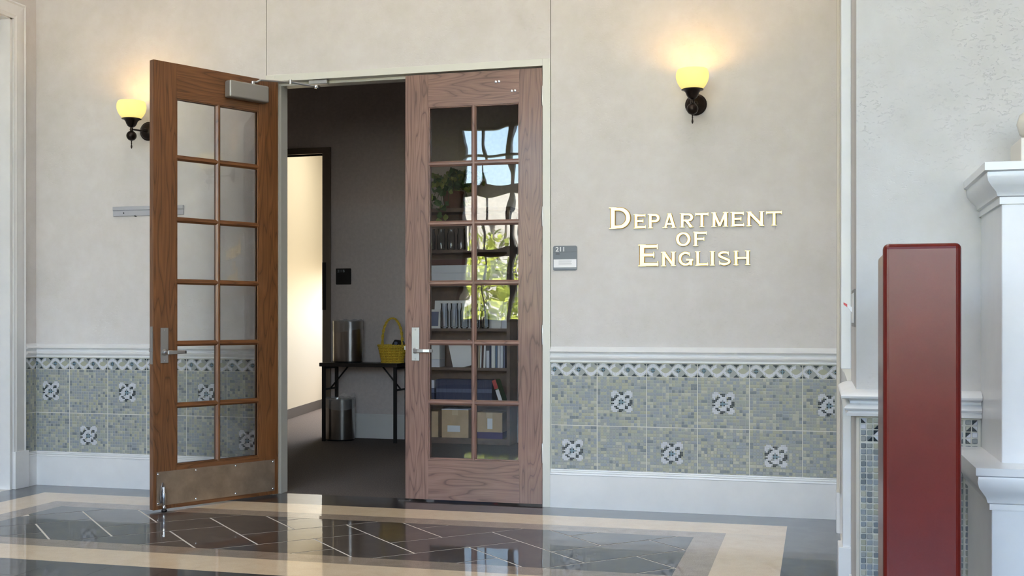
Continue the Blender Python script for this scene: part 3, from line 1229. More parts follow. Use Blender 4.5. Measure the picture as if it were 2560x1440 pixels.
DA = -117.6
door1, b1 = door('door_1', 'open glazed oak door leaf with warm brown finish', (-1.847, -0.004, 0), R(DA), 1, 'oak_warm_v', 'oak_warm_h', 'office')
kp = bx('kick_plate', 'kick_steel', door1, 0.028, LW - 0.020, LT, LT + 0.002, 0.036, 0.243)
for s_, z_ in [(0.04, 0.05), (0.04, 0.229), (LW - 0.032, 0.05), (LW - 0.032, 0.229), (0.33, 0.05), (0.33, 0.229), (0.62, 0.05), (0.62, 0.229)]:
    mb = MB().lathe([(0.0, 0.0), (0.006, 0.0), (0.004, 0.0014), (0.0, 0.0014)], (s_, 0, z_), 10, 'y')
    mb.v = [(x, LT + 0.002 - y, z) for x, y, z in mb.v]
    mb.build('screw', 'chrome', kp)
# door closer
cl = MB().box(0.115, 0.415, LT, LT + 0.066, 2.592, 2.702).build('closer_body', 'aluminium_paint', door1, bevel=0.012, seg=3)
mb = MB().lathe([(0.0, 2.700), (0.013, 2.700), (0.013, 2.722), (0.0, 2.722)], (0.222, LT + 0.035, 0), 14)
mb.build('closer_spindle', 'steel', cl)
Md = Matrix.Translation((-1.847, -0.004, 0)) @ Matrix.Rotation(R(DA), 4, 'Z')
Mi = Md.inverted()
elbow = Mi @ Vector((-1.694, -0.072, 2.738))
shoe = Mi @ Vector((-1.545, 0.020, 2.722))
mb = MB()
a = Vector((0.222, LT + 0.035, 2.719))
q1 = a.lerp(elbow, 0.10)
q1.z = 2.720
q2 = a.lerp(elbow, 0.20)
q2.z = 2.736
for (p0, p1) in ((a, q1), (q1, q2), (q2, elbow)):
    mb.tube([p0, p1], 0.0065, 8)
mb.build('closer_arm', 'steel', cl, smooth=True)
mb = MB()
mb.tube([elbow + Vector((0, 0, 0.004)), elbow.lerp(shoe, 0.5), shoe], 0.0065, 8)
mb.lathe([(0.0, -0.012), (0.011, -0.012), (0.011, 0.018), (0.0, 0.018)], tuple(elbow), 14)
mb.build('closer_arm', 'steel', cl, smooth=True)
mb = MB()
mb.lathe([(0.0, -0.016), (0.015, -0.012), (0.017, -0.004), (0.015, 0.006), (0.0, 0.008)], tuple(shoe), 14, sx=1.5)
mb.build('closer_shoe', 'chrome', cl, smooth=True)
sb = bx('closer_bracket', 'steel', fr, -1.60, -1.47, 0.002, 0.05, OPT - 0.028, OPT - 0.0005, bevel=0.003)
# kick-down door holder
hd = MB().box(LW - 0.075, LW - 0.045, LT + 0.002, LT + 0.008, 0.06, 0.155).build('holder_plate', 'steel', door1, bevel=0.002)
mb = MB()
mb.lathe([(0.0, 0.018), (0.010, 0.018), (0.0125, 0.024), (0.0115, 0.034), (0.008, 0.04), (0.0105, 0.044), (0.0105, 0.115), (0.008, 0.118), (0.008, 0.150), (0.0, 0.150)],
         (LW - 0.058, LT + 0.024, 0.0), 16)
mb.build('holder_plunger', 'chrome', hd, smooth=True)
mb = MB()
mb.tube([(LW - 0.044, LT + 0.012, 0.055), (LW - 0.040, LT + 0.022, 0.11), (LW - 0.050, LT + 0.020, 0.178)], [0.008, 0.007, 0.005], 8)
mb.build('holder_pedal', 'chrome', hd, smooth=True)
mb = MB().lathe([(0.0, 0.001), (0.016, 0.001), (0.018, 0.006), (0.013, 0.016), (0.0, 0.017)], (LW - 0.058, LT + 0.024, 0.0), 16)
mb.build('holder_foot', 'black_plastic', hd, smooth=True)

# strike plate in the floor for the flush bolt
sp = tag(MB().box(-0.955, -0.875, -0.02, 0.006, 0.0, 0.003).build('floor_strike_plate', 'chrome', bevel=0.001),
         'small chrome strike plate on the dark threshold under the closed door', 'strike plate')

# ------------------------------------------------------------------ wall sconces
def make_sconce(loc, label):
    t = thing('wall_sconce', label, 'wall lamp', loc, group='wall sconces beside the doors')
    P_ = 0.205
    mb = MB().lathe([(0.0, 0.0), (0.064, 0.0), (0.066, 0.004), (0.063, 0.010), (0.056, 0.013), (0.054, 0.018), (0.047, 0.024), (0.034, 0.031), (0.018, 0.036), (0.012, 0.046), (0.0, 0.047)], (0, 0, 0), 28, 'y')
    mb.build('backplate', 'bronze', t, smooth=True)
    mb = MB().tube([(0, -0.04, -0.004), (0, -0.09, -0.010), (0, -0.15, -0.014), (0, -P_, -0.018)], 0.0065, 10)
    mb.build('arm', 'bronze', t, smooth=True)
    c = (0, -P_, 0)
    mb = MB().lathe([(0.0, -0.033), (0.009, -0.030), (0.0125, -0.019), (0.009, -0.008), (0.0, -0.005)], c, 14)
    mb.build('knuckle', 'bronze', t, smooth=True)
    mb = MB().lathe([(0.0, -0.096)] + [(0.034 * math.sin(a), -0.062 - 0.034 * math.cos(a)) for a in [PI * k / 12 for k in range(1, 12)]] + [(0.0, -0.028)], c, 20)
    mb.build('ball', 'bronze', t, smooth=True)
    mb = MB().lathe([(0.0, -0.150), (0.003, -0.147), (0.006, -0.137), (0.005, -0.128), (0.0028, -0.120), (0.0045, -0.113), (0.003, -0.106), (0.005, -0.097), (0.0, -0.092)], c, 12)
    mb.build('finial', 'bronze', t, smooth=True)
    mb = MB().lathe([(0.0, -0.006), (0.012, -0.006), (0.026, 0.004), (0.034, 0.018), (0.040, 0.034), (0.050, 0.046), (0.064, 0.050), (0.065, 0.053), (0.058, 0.055), (0.045, 0.050), (0.0, 0.046)], c, 24)
    mb.build('cup', 'bronze', t, smooth=True)
    out = [(0.052, 0.053), (0.066, 0.062), (0.080, 0.080), (0.091, 0.102), (0.0965, 0.126), (0.0955, 0.146), (0.091, 0.160), (0.086, 0.169)]
    def cat(p, q):
        o2 = []
        for i_ in range(len(p) - 1):
            a_, b_, c_, d_ = p[max(i_ - 1, 0)], p[i_], p[i_ + 1], p[min(i_ + 2, len(p) - 1)]
            for j_ in range(q):
                t_ = j_ / q
                o2.append(tuple(0.5 * (2 * b_[e] + (c_[e] - a_[e]) * t_ + (2 * a_[e] - 5 * b_[e] + 4 * c_[e] - d_[e]) * t_ ** 2 + (3 * b_[e] - a_[e] - 3 * c_[e] + d_[e]) * t_ ** 3) for e in (0, 1)))
        return o2 + [p[-1]]
    out = cat(out, 3)
    inn = [(r_ - 0.004, z_) for r_, z_ in reversed(out)]
    mb = MB()
    pr = out + inn
    rs = []
    for k in range(56):
        a = 2 * PI * k / 56
        rs.append([(c[0] + r_ * math.cos(a), c[1] + r_ * math.sin(a), c[2] + z_) for r_, z_ in pr])
    mb.rings(rs, closed=True)
    mb.build('shade', 'opal_glass', t, smooth=True)
    mb = MB().lathe([(0.0, 0.052), (0.010, 0.054), (0.012, 0.070), (0.020, 0.090), (0.022, 0.104), (0.016, 0.120), (0.0, 0.127)], c, 14)
    mb.build('bulb', 'bulb_glow', t, smooth=True)
    l = bpy.data.lights.new('sconce_light', 'POINT')
    l.energy = 0.42
    l.color = (1.0, 0.56, 0.14)
    l.shadow_soft_size = 0.03
    lo = bpy.data.objects.new('sconce_light', l)
    lo.location = (0, -P_, 0.132)
    lo.parent = t
    COL.objects.link(lo)
    return t


make_sconce((0.956, 0, 2.474), 'lit bronze wall sconce with opal bowl shade above the gold lettering')
make_sconce((-2.80, 0, 2.474), 'lit bronze wall sconce half hidden behind the open door')

# grey mounting bar on the left part of the wall
br = thing('mounting_bar', 'short pale grey mounting bar with screw holes behind the open door', 'bar', (-2.80, 0, 1.925))
bx('channel', 'bar_grey', br, -0.275, 0.275, -0.012, 0, -0.033, 0.006, bevel=0.002)
bx('lip', 'bar_grey', br, -0.275, 0.275, -0.018, 0, 0.006, 0.033, bevel=0.003)
for x_, z_ in ((-0.19, -0.012), (-0.10, -0.034), (0.2, -0.012)):
    MB().lathe([(0.0, 0.0), (0.005, 0.0), (0.005, 0.0128), (0.0, 0.0128)], (x_, 0, z_), 10, 'y').build('screw', 'black_metal', br)

# ------------------------------------------------------------------ room signs
sg = thing('room_sign', 'square grey room sign numbered 211 beside the closed door', 'sign', (0.069, 0, 1.4785))


def round_rect(x0, x1, z0, z1, r, y0, y1, n=5):
    pts = []
    for cx, cz, a0 in ((x1 - r, z0 + r, -90), (x1 - r, z1 - r, 0), (x0 + r, z1 - r, 90), (x0 + r, z0 + r, 180)):
        for k in range(n + 1):
            a = R(a0 + 90 * k / n)
            pts.append((cx + r * math.cos(a), cz + r * math.sin(a)))
    return MB().rings([[(x, y0, z) for x, z in pts], [(x, y1, z) for x, z in pts]])


round_rect(0, 0.153, 0, 0.1545, 0.012, 0, -0.006).build('plate', 'sign_dark_grey', sg)
bx('lower_strip', 'sign_grey', sg, 0.002, 0.151, -0.0085, -0.006, 0.008, 0.02, bevel=0.001)
bx('paper_insert', 'paper', sg, 0.004, 0.149, -0.0072, -0.006, 0.0195, 0.070)
bx('rule', 'sign_line', sg, 0.002, 0.151, -0.0065, -0.006, 0.1145, 0.1163)
text_part('211', 0.040, 'letter_white', sg, (0.016, -0.006, 0.120), (R(90), 0, 0), 0.001, 0.0008, sx=1.05)
bx('raised_dots', 'sign_line', sg, 0.017, 0.042, -0.0068, -0.006, 0.100, 0.109)
for z_ in (0.061, 0.055, 0.049, 0.043, 0.037):
    bx('print_line', 'bar_grey', sg, 0.036, 0.125 - 0.012 * rnd.random(), -0.00745, -0.0072, z_, z_ + 0.0016)

# ------------------------------------------------------------------ gold letters
def stroke(mb, pts, t, d=0.010, bev=0.15, closed=False):
    P_ = [Vector(q) for q in pts]
    n = len(P_)
    rs = []
    mb.layer = getattr(mb, 'layer', 0) + 1
    d += mb.layer * 0.00022            # strokes overlap without sharing a plane
    for i in range(n):
        ds = []
        if i > 0 or closed:
            ds.append((P_[i] - P_[i - 1]).normalized())
        if i < n - 1 or closed:
            ds.append((P_[(i + 1) % n] - P_[i]).normalized())
        nr = [Vector((-q.y, q.x)) for q in ds]
        if len(nr) == 2:
            mv = (nr[0] + nr[1]) / max(0.25, 1 + nr[0].dot(nr[1]))
        else:
            mv = nr[0]
        tt = t[i] if isinstance(t, (list, tuple)) else t
        ring = []
        for off, dep in ((-0.5, 0.0), (-0.5, -d * 0.6), (-0.5 + bev, -d), (0.5 - bev, -d), (0.5, -d * 0.6), (0.5, 0.0)):
            q = P_[i] + mv * (off * tt)
            ring.append((q.x, dep, q.y))
        rs.append(ring)
    mb.rings(rs, closed=closed)


def arc(cx, cy, rx, ry, a0, a1, n=14):
    return [(cx + rx * math.cos(R(a0 + (a1 - a0) * k / n)), cy + ry * math.sin(R(a0 + (a1 - a0) * k / n))) for k in range(n + 1)]


def glyph(ch, w, h):
    mb = MB()
    t = h * 0.26
    th = h * 0.18
    e = h * 0.045                      # serif overhang
    st = h * 0.055

    def vs(x, y0=0.0, y1=None, top=True, bot=True):
        y1 = h if y1 is None else y1
        stroke(mb, [(x, y0), (x, y1)], t)
        if bot:
            stroke(mb, [(x - t / 2 - e, y0 + st / 2), (x + t / 2 + e, y0 + st / 2)], st)
        if top:
            stroke(mb, [(x - t / 2 - e, y1 - st / 2), (x + t / 2 + e, y1 - st / 2)], st)

    def hs(x0, x1, y, serif=0):
        stroke(mb, [(x0, y), (x1, y)], th)
        if serif:
            stroke(mb, [(x1 - st / 2, y - th / 2 - (e if serif in (1, 3) else 0)), (x1 - st / 2, y + th / 2 + (e if serif in (2, 3) else 0))], st)
    xl = t / 2 + e
    xr = w - t / 2 - e
    if ch == 'D':
        vs(xl)
        ry = h / 2 - th / 2
        stroke(mb, [(xl, h - th / 2), (w * 0.42, h - th / 2)] + arc(w * 0.45, h / 2, w * 0.55 - t / 2, ry, 88, -88, 18) + [(w * 0.42, th / 2), (xl, th / 2)],
               [th, th] + [th + (t - th) * math.sin(PI * k / 18) for k in range(19)] + [th, th])
    elif ch == 'E':
        vs(xl)
        hs(xl, w - e * 0.5, h - th / 2, 1)
        hs(xl, w * 0.80, h * 0.52, 3)
        hs(xl, w, th / 2, 2)
    elif ch == 'F':
        vs(xl)
        hs(xl, w, h - th / 2, 1)
        hs(xl, w * 0.82, h * 0.50, 3)
    elif ch == 'L':
        vs(xl)
        hs(xl, w, th / 2, 2)
    elif ch == 'I':
        vs(w / 2)
    elif ch == 'H':
        vs(xl)
        vs(xr)
        hs(xl, xr, h * 0.5)
    elif ch in 'PR':
        vs(xl)
        yc, ry = h * 0.70, h * 0.30 - th / 2
        stroke(mb, [(xl, h - th / 2), (w * 0.55, h - th / 2)] + arc(w * 0.60, yc, w * 0.40 - t / 2, ry, 88, -88, 14) + [(w * 0.55, yc - ry), (xl, yc - ry)],
               [th, th] + [th + (t - th) * math.sin(PI * k / 14) for k in range(15)] + [th, th])
        if ch == 'R':
            stroke(mb, [(w * 0.46, yc - ry), (w - t * 0.62, st * 0.5)], t * 0.98)
            stroke(mb, [(w - t * 1.3, st / 2), (w, st / 2)], st)
    elif ch == 'A':
        stroke(mb, [(t * 0.5 + e, 0), (w * 0.47, h)], t * 0.72)
        stroke(mb, [(w - t * 0.6 - e, 0), (w * 0.50, h)], t * 1.02)
        hs(w * 0.25, w * 0.76, h * 0.28)
        for x in (t * 0.5 + e, w - t * 0.6 - e):
            stroke(mb, [(x - t * 0.5 - e, st / 2), (x + t * 0.5 + e, st / 2)], st)
        stroke(mb, [(w * 0.5 - t * 0.7, h - st / 2), (w * 0.5 + t * 0.55, h - st / 2)], st)
    elif ch == 'T':
        vs(w / 2, 0, h - th * 0.5, top=False)
        stroke(mb, [(0, h - th / 2), (w, h - th / 2)], th)
        for x in (st / 2, w - st / 2):
            stroke(mb, [(x, h - th - e), (x, h)], st)
    elif ch == 'M':
        vs(xl + t * 0.05)
        vs(xr - t * 0.05)
        stroke(mb, [(xl, h), (w / 2, h * 0.06)], t * 0.9)
        stroke(mb, [(xr, h), (w / 2, h * 0.06)], t * 0.75)
    elif ch == 'N':
        vs(xl, bot=True)
        vs(xr)
        stroke(mb, [(xl, h - th * 0.2), (xr, th * 0.3)], t * 0.98)
    elif ch == 'O':
        stroke(mb, arc(w / 2, h / 2, w / 2 - t / 2, h / 2 - th / 2, 0, 360, 32)[:-1],
               [th + (t - th) * abs(math.cos(2 * PI * k / 32)) for k in range(32)], closed=True)
    elif ch == 'G':
        stroke(mb, arc(w / 2, h / 2, w / 2 - t / 2, h / 2 - th / 2, 48, 330, 24), [th * 0.8] + [th + (t - th) * abs(math.cos(R(48 + 282 * k / 24))) for k in range(1, 25)])
        stroke(mb, [(w - t * 0.62, h * 0.04), (w - t * 0.62, h * 0.46)], t * 0.9)
        hs(w * 0.54, w, h * 0.42)
        gx, gy = w / 2 + (w / 2 - t / 2) * math.cos(R(48)), h / 2 + (h / 2 - th / 2) * math.sin(R(48))
        stroke(mb, [(gx, gy - th * 0.7), (gx, gy + th * 0.75)], st * 1.3)
    elif ch == 'S':
        pts = arc(w * 0.5, h * 0.735, w * 0.5 - t * 0.55, h * 0.265 - th / 2, 30, 240, 14)
        pts += arc(w * 0.5, h * 0.27, w * 0.5 - t * 0.5, h * 0.27 - th / 2, 60, -150, 14)
        stroke(mb, pts, [th * 0.9] * 3 + [t * 0.85] * 24 + [th * 0.9] * 3)
        for gx, gy in (pts[0], pts[-1]):
            stroke(mb, [(gx, gy - th * 0.7), (gx, gy + th * 0.7)], st * 1.3)
    return mb


LET = [('DEPARTMENT', 1.731, [('D', 0.4245, 0.561, 0.134), ('E', 0.577, 0.653, 0.087), ('P', 0.665, 0.740, 0.087), ('A', 0.755, 0.842, 0.087),
                              ('R', 0.859, 0.943, 0.087), ('T', 0.953, 1.032, 0.087), ('M', 1.048, 1.150, 0.087), ('E', 1.163, 1.243, 0.087),
                              ('N', 1.256, 1.361, 0.087), ('T', 1.372, 1.463, 0.087)]),
       ('OF', 1.617, [('O', 0.834, 0.926, 0.087), ('F', 0.940, 1.022, 0.087)]),
       ('ENGLISH', 1.498, [('E', 0.606, 0.730, 0.134), ('N', 0.746, 0.836, 0.087), ('G', 0.848, 0.941, 0.087), ('L', 0.952, 1.030, 0.087),
                           ('I', 1.042, 1.069, 0.087), ('S', 1.083, 1.167, 0.087), ('H', 1.180, 1.279, 0.087)])]
ORD = ['first', 'second', 'third', 'fourth', 'fifth', 'sixth', 'seventh', 'eighth', 'ninth', 'last']
for word, z, ls in LET:
    for k, (ch, x0, x1, h) in enumerate(ls):
        o = glyph(ch, x1 - x0, h).build('wall_letter', 'gold', loc=(x0, -0.002, z))
        size = 'large' if h > 0.1 else 'small'
        tag(o, '%s gold metal letter %s, %s letter of the word %s' % (size, ch, ORD[k] if k < len(ls) - 1 else 'last', word), 'letter', 'gold wall letters')

# ------------------------------------------------------------------ red post
po = thing('wooden_post', 'tall dark red lacquered wooden post in front of the near wall', 'post', (1.913, -4.0, 0))
MB().box(-0.091, 0.091, 0.0, 0.036, 0.0, 1.358).build('front_board', 'red_lacquer', po, bevel=0.014, seg=4)
MB().box(-0.087, 0.087, 0.036, 0.33, 0.0, 1.343).build('body', 'red_lacquer', po, bevel=0.012, seg=3)

# ------------------------------------------------------------------ white pier at the right edge
pr_ = thing('white_pier', 'white painted pier with moulded cap and ledge at the right edge', 'pier', (2.52, YN, 0))


def pz(x): return x - 2.52


YS, YB = -3.552 - YN, -3.655 - YN
bx('shaft', 'white_paint', pr_, pz(2.158), pz(2.9), YS, -0.001, 0.70, 1.55, bevel=0.003)
bx('lower_body', 'white_paint', pr_, pz(2.118), pz(2.94), YB, -0.012, 0.0, 0.72, bevel=0.003)
capp = [(0.0, 1.490), (0.006, 1.490), (0.006, 1.509), (0.013, 1.512), (0.016, 1.524), (0.030, 1.538), (0.040, 1.552), (0.043, 1.566), (0.042, 1.576), (0.050, 1.580), (0.050, 1.602), (0.0, 1.602)]
path = [(pz(2.158), -0.001), (pz(2.158), YS), (pz(2.9), YS), (pz(2.9), -0.001)]
MB().sweep(path, capp).build('cap_moulding', 'white_paint', pr_, smooth=True)
bx('cap_top', 'white_paint', pr_, pz(2.158) - 0.01, pz(2.9) + 0.01, YS - 0.01, -0.001, 1.56, 1.6015)
bx('cap_slab', 'cream_paint', pr_, pz(2.19), pz(2.87), YS + 0.06, -0.001, 1.602, 1.612, bevel=0.002)
lp = [(0.0, 0.660), (0.006, 0.660), (0.006, 0.676), (0.012, 0.680), (0.016, 0.694), (0.026, 0.708), (0.036, 0.722), (0.040, 0.738), (0.038, 0.752), (0.045, 0.756), (0.045, 0.776), (0.0, 0.776)]
path = [(pz(2.118), -0.012), (pz(2.118), YB), (pz(2.94), YB), (pz(2.94), -0.012)]
MB().sweep(path, lp).build('ledge_moulding', 'white_paint', pr_, smooth=True)
bx('ledge_top', 'white_paint', pr_, pz(2.118) - 0.01, pz(2.94) + 0.01, YB - 0.01, -0.012, 0.72, 0.7755)
orn = thing('carved_ornament', 'cream carved ornament standing on top of the white pier', 'ornament', (2.36, -3.37, 1.612))
bx('base_block', 'cream_paint', orn, -0.138, 0.138, -0.09, 0.09, 0.0, 0.075, bevel=0.003)
mb = MB().lathe([(0.0, 0.075), (0.10, 0.075), (0.128, 0.095), (0.136, 0.125), (0.128, 0.152), (0.105, 0.168), (0.07, 0.18), (0.0, 0.185)], (0, 0, 0), 28, sy=0.6,
                wob=lambda i, a: (0.004 * math.sin(a * 12), 0))
mb.build('carved_scroll', 'cream_paint', orn, smooth=True)

# ------------------------------------------------------------------ the office behind
YO = 3.56                          # back wall of the office
OX0, OX1, OC = -4.3, 0.75, 3.9
struct(MB().box(-6.2, OX1, 0.075, 9.0, -0.06, -0.002).build('floor_office', 'carpet'), 'dark brown looped carpet inside the office', 'carpet')
w = MB()
DOX0, DOX1, DOT = -4.0, -3.085, 2.835
w.box(DOX1, OX1, YO, YO + 0.12, 0, OC)
w.box(DOX0, DOX1, YO, YO + 0.12, DOT, OC)
w.box(OX0 - 0.1, DOX0, YO, YO + 0.12, 0, OC)
wob_ = struct(w.build('wall_office_back', 'office_paint'), 'taupe office back wall behind the table and bookcase', 'wall')
struct(MB().box(OX0 - 0.1, OX0, 0.14, YO, 0, OC).build('wall_office_left', 'office_paint'), 'taupe office side wall out of view on the left', 'wall')
struct(MB().box(OX1, OX1 + 0.1, 0.14, YO + 0.12, 0, OC).build('wall_office_right', 'office_paint'), 'taupe office side wall out of view on the right', 'wall')
struct(MB().box(-6.2, OX1 + 0.1, 0.14, 9.0, OC, OC + 0.15).build('ceiling_office', 'office_ceiling'), 'grey office ceiling', 'ceiling')
bbo = [(0, 0.242), (0.004, 0.242), (0.007, 0.236), (0.007, 0.226), (0.011, 0.222), (0.013, 0.212), (0.013, 0.0), (0, 0.0)]
struct(MB().sweep([(-3.02, YO), (OX1, YO)], bbo).build('baseboard_office', 'office_white', smooth=True), 'grey white baseboard behind the folding table', 'baseboard')
of = thing('trim_7', 'taupe steel frame of the inner office doorway', 'door frame', (DOX1, YO, 0), kind='structure')
simple('office_frame', (122, 112, 98), 0.45)
bx('jamb', 'office_frame', of, -0.028, 0.058, -0.02, 0.14, 0, DOT + 0.062, bevel=0.002)
bx('jamb', 'office_frame', of, DOX0 - DOX1 - 0.058, DOX0 - DOX1 + 0.02, -0.02, 0.14, 0, DOT + 0.062, bevel=0.002)
bx('head', 'office_frame', of, DOX0 - DOX1 + 0.02, -0.028, -0.02, 0.14, DOT, DOT + 0.062, bevel=0.002)
bx('frame_plate', 'black_plastic', of, -0.026, 0.012, -0.026, -0.02, 1.27, 1.745)

sb_ = thing('room_sign', 'small black room sign numbered 211B on the dark office wall', 'sign', (-2.972, YO, 1.523))
round_rect(0, 0.162, 0, 0.160, 0.008, 0, -0.006).build('plate', 'sign_black', sb_)
text_part('211B', 0.038, 'sign_grey', sb_, (0.016, -0.006, 0.122), (R(90), 0, 0), 0.0008, 0.0006)

# side room beyond the inner doorway, lit by its window and an added ceiling panel
p0, p1 = Vector((-4.32, 5.10, 0)), Vector((-4.95, 8.2, 0))
dv = (p1 - p0).normalized()
q0 = p0 - dv * 1.5
nv = Vector((dv.y, -dv.x, 0))
sw_ = MB()
poly = [(q0.x, q0.y), (p1.x, p1.y), (p1.x - nv.x * 0.1, p1.y - nv.y * 0.1), (q0.x - nv.x * 0.1, q0.y - nv.y * 0.1)]
sw_.prism(poly, 0, OC)
struct(sw_.build('wall_side_room', 'side_room_paint'), 'bright cream wall seen through the inner doorway', 'wall')
mb = MB()
poly = [(q0.x + nv.x * 0.008, q0.y + nv.y * 0.008), (p1.x + nv.x * 0.008, p1.y + nv.y * 0.008), (p1.x, p1.y), (q0.x, q0.y)]
mb.prism(poly, 0, 0.115)
struct(mb.build('baseboard_side_room', 'vinyl_base'), 'grey vinyl base strip under the bright cream wall', 'baseboard')
w = MB()
w.box(-6.2, -4.7, 8.2, 8.3, 0, OC)
w.box(-1.7, -1.2, 8.2, 8.3, 0, OC)
w.box(-4.7, -1.7, 8.2, 8.3, 0, 1.3)
w.box(-4.7, -1.7, 8.2, 8.3, 2.0, OC)
w.box(-1.3, -1.2, YO + 0.12, 8.2, 0, OC)
struct(w.build('wall_side_room_window', 'side_room_paint'), 'cream window wall of the bright side room', 'wall')
win2 = thing('window_2', 'wide window of the bright side room out of view', 'window', (-3.2, 8.2, 1.3), kind='structure')
for x_ in (-1.5, -0.5, 0.5, 1.5):
    bx('mullion', 'window_bronze', win2, x_ - 0.03, x_ + 0.03, 0.0, 0.08, 0, 0.7)
for z_ in (0.0, 0.64):
    bx('transom', 'window_bronze', win2, -1.5, 1.5, 0.0, 0.08, z_, z_ + 0.06)

lp_ = thing('added_side_room_light', 'square ceiling light panel added out of view to brighten the side room', 'ceiling light', (-2.9, 6.0, OC - 0.06))  # unseen panel, added so the cream wall is evenly bright
bx('light_frame', 'office_white', lp_, -0.62, 0.62, -0.62, 0.62, 0.0, 0.06)
emit('added_panel_glow', (255, 244, 226), 0.25)
bx('diffuser', 'added_panel_glow', lp_, -0.6, 0.6, -0.6, 0.6, -0.004, 0.0)
la = bpy.data.lights.new('added_panel_lamp', 'AREA')
la.shape = 'SQUARE'
la.size = 1.2
la.energy = 5.5
la.color = (1.0, 0.93, 0.82)
lao = bpy.data.objects.new('added_panel_lamp', la)
lao.location = (0, 0, -0.01)
lao.parent = lp_
COL.objects.link(lao)

# folding table
TY0, TY1, TZ = 3.165, 3.535, 0.757
tb = thing('folding_table', 'small dark folding table with black steel legs against the office wall', 'table', (-2.575, 3.35, 0))
tx, ty = -2.575, 3.35
bx('tabletop', 'dark_laminate', tb, -2.975 - tx, -2.175 - tx, TY0 - ty, TY1 - ty, TZ - 0.036, TZ, bevel=0.003)
for lx in (-2.94, -2.205):
    for ly in (TY0 + 0.03, TY1 - 0.035):
        bx('leg', 'black_metal', tb, lx - tx - 0.014, lx - tx + 0.014, ly - ty - 0.014, ly - ty + 0.014, 0.0, TZ - 0.036)
    mb = MB()
    mb.tube([(lx - tx, TY0 + 0.03 - ty, 0.50), (lx - tx, TY1 - 0.035 - ty, 0.50)], 0.010, 8)
    mb.build('stretcher', 'black_metal', tb, smooth=True)
    MB().tube([(lx - tx, TY0 + 0.03 - ty, TZ - 0.05), (lx - tx, TY1 - 0.035 - ty, TZ - 0.05)], 0.012, 8).build('top_rail', 'black_metal', tb, smooth=True)
    sgn = 1 if lx < -2.6 else -1
    mb = MB().tube([(lx - tx, 3.35 - ty, 0.50), (lx - tx + sgn * 0.19, 3.35 - ty, TZ - 0.036)], 0.008, 8)
    mb.build('brace', 'black_metal', tb, smooth=True)


def make_bin(loc, label, rx, hgt, liner_seed, flop):
    t = thing('waste_bin', label, 'waste bin', loc, group='steel waste bins by the folding table')
    mb = MB().lathe([(0.0, 0.0), (0.94 * rx, 0.0), (0.96 * rx, 0.012)], (0, 0, 0), 40, sy=0.78)
    mb.build('base_ring', 'black_plastic', t, smooth=True)
    mb = MB().lathe([(0.97 * rx, 0.012), (rx, 0.018), (rx, hgt - 0.008), (1.015 * rx, hgt - 0.004), (1.0 * rx, hgt), (0.97 * rx, hgt), (0.95 * rx, 0.03), (0, 0.03)], (0, 0, 0), 48, sy=0.78, caps=False)
    mb.build('body', 'polished_steel', t, smooth=True)
    r = random.Random(liner_seed)
    ph = [r.uniform(0, 6.28) for _ in range(6)]

    def wb(i, a):
        k = i / 6.0
        return (0.004 * math.sin(7 * a + ph[0]) * k + 0.003 * math.sin(13 * a + ph[1] + i) * k,
                flop * (0.5 * math.sin(a + ph[2]) + 0.35 * math.sin(3 * a + ph[3])) * max(0, (i - 2) / 4.0) + 0.004 * math.sin(11 * a + ph[4]))
    mb = MB().lathe([(0.955 * rx, hgt - 0.10), (0.96 * rx, hgt - 0.03), (1.03 * rx, hgt + 0.012), (1.05 * rx, hgt + 0.006), (1.045 * rx, hgt - 0.03), (1.04 * rx, hgt - 0.075), (1.035 * rx, hgt - 0.095)],
                    (0, 0, 0), 56, sy=0.79, caps=False, wob=lambda i, a: wb(6 - i if i > 3 else i, a) if i < 3 else (0.004 * math.sin(7 * a + ph[0] + i), 0.014 * math.sin(2 * a + ph[2]) * (i > 4)))
    mb.build('bin_liner', 'liner_film', t, smooth=True)
    if flop > 0.015:
        mb = MB()
        rs = []
        for k in range(9):
            a = R(-70 + 110 * k / 8)
            x_, y_ = rx * 1.03 * math.cos(a), rx * 0.8 * math.sin(a)
            rs.append([(x_, y_, hgt), (x_ * 1.02, y_ * 1.02, hgt + 0.03 + 0.012 * math.sin(k * 2.1)), (x_ * 1.0, y_ * 0.98, hgt + 0.045 + 0.02 * math.sin(k * 1.7))])
        for k in range(8):
            for j in range(2):
                mb.quad([rs[k][j], rs[k + 1][j], rs[k + 1][j + 1], rs[k][j + 1]])
        mb.build('liner_fold', 'liner_film', t, smooth=True)
    return t


make_bin((-2.745, 3.325, TZ), 'polished steel waste bin with clear liner standing on the folding table', 0.150, 0.405, 3, 0.01)
make_bin((-2.832, 3.33, 0.0), 'polished steel waste bin with crumpled clear liner on the carpet under the table', 0.150, 0.405, 8, 0.03)

# yellow wicker basket
bk = thing('wicker_basket', 'yellow wicker basket with tall arched handle on the folding table', 'basket', (-2.285, 3.33, TZ))
Rb, Rt, Hb = 0.098, 0.136, 0.168
nst = 28
mb = MB()
for k in range(nst):
    a = 2 * PI * k / nst
    mb.tube([(Rb * math.cos(a), Rb * 0.85 * math.sin(a), 0.004), (Rt * math.cos(a), Rt * 0.85 * math.sin(a), Hb)], 0.0042, 6)
mb.build('stakes', 'wicker', bk, smooth=True)
for i in range(12):
    z_ = 0.014 + i * 0.0125
    rr = Rb + (Rt - Rb) * z_ / Hb
    pts = []
    for k in range(nst * 4):
        a = 2 * PI * k / (nst * 4)
        o_ = 0.0048 * math.cos(a * nst / 2 + PI * i)
        pts.append(((rr + o_) * math.cos(a), (rr + o_) * 0.85 * math.sin(a), z_))
    MB().tube(pts, 0.0062, 6, closed=True).build('weave_strand', 'wicker' if i % 2 else 'wicker_shade', bk, smooth=True)
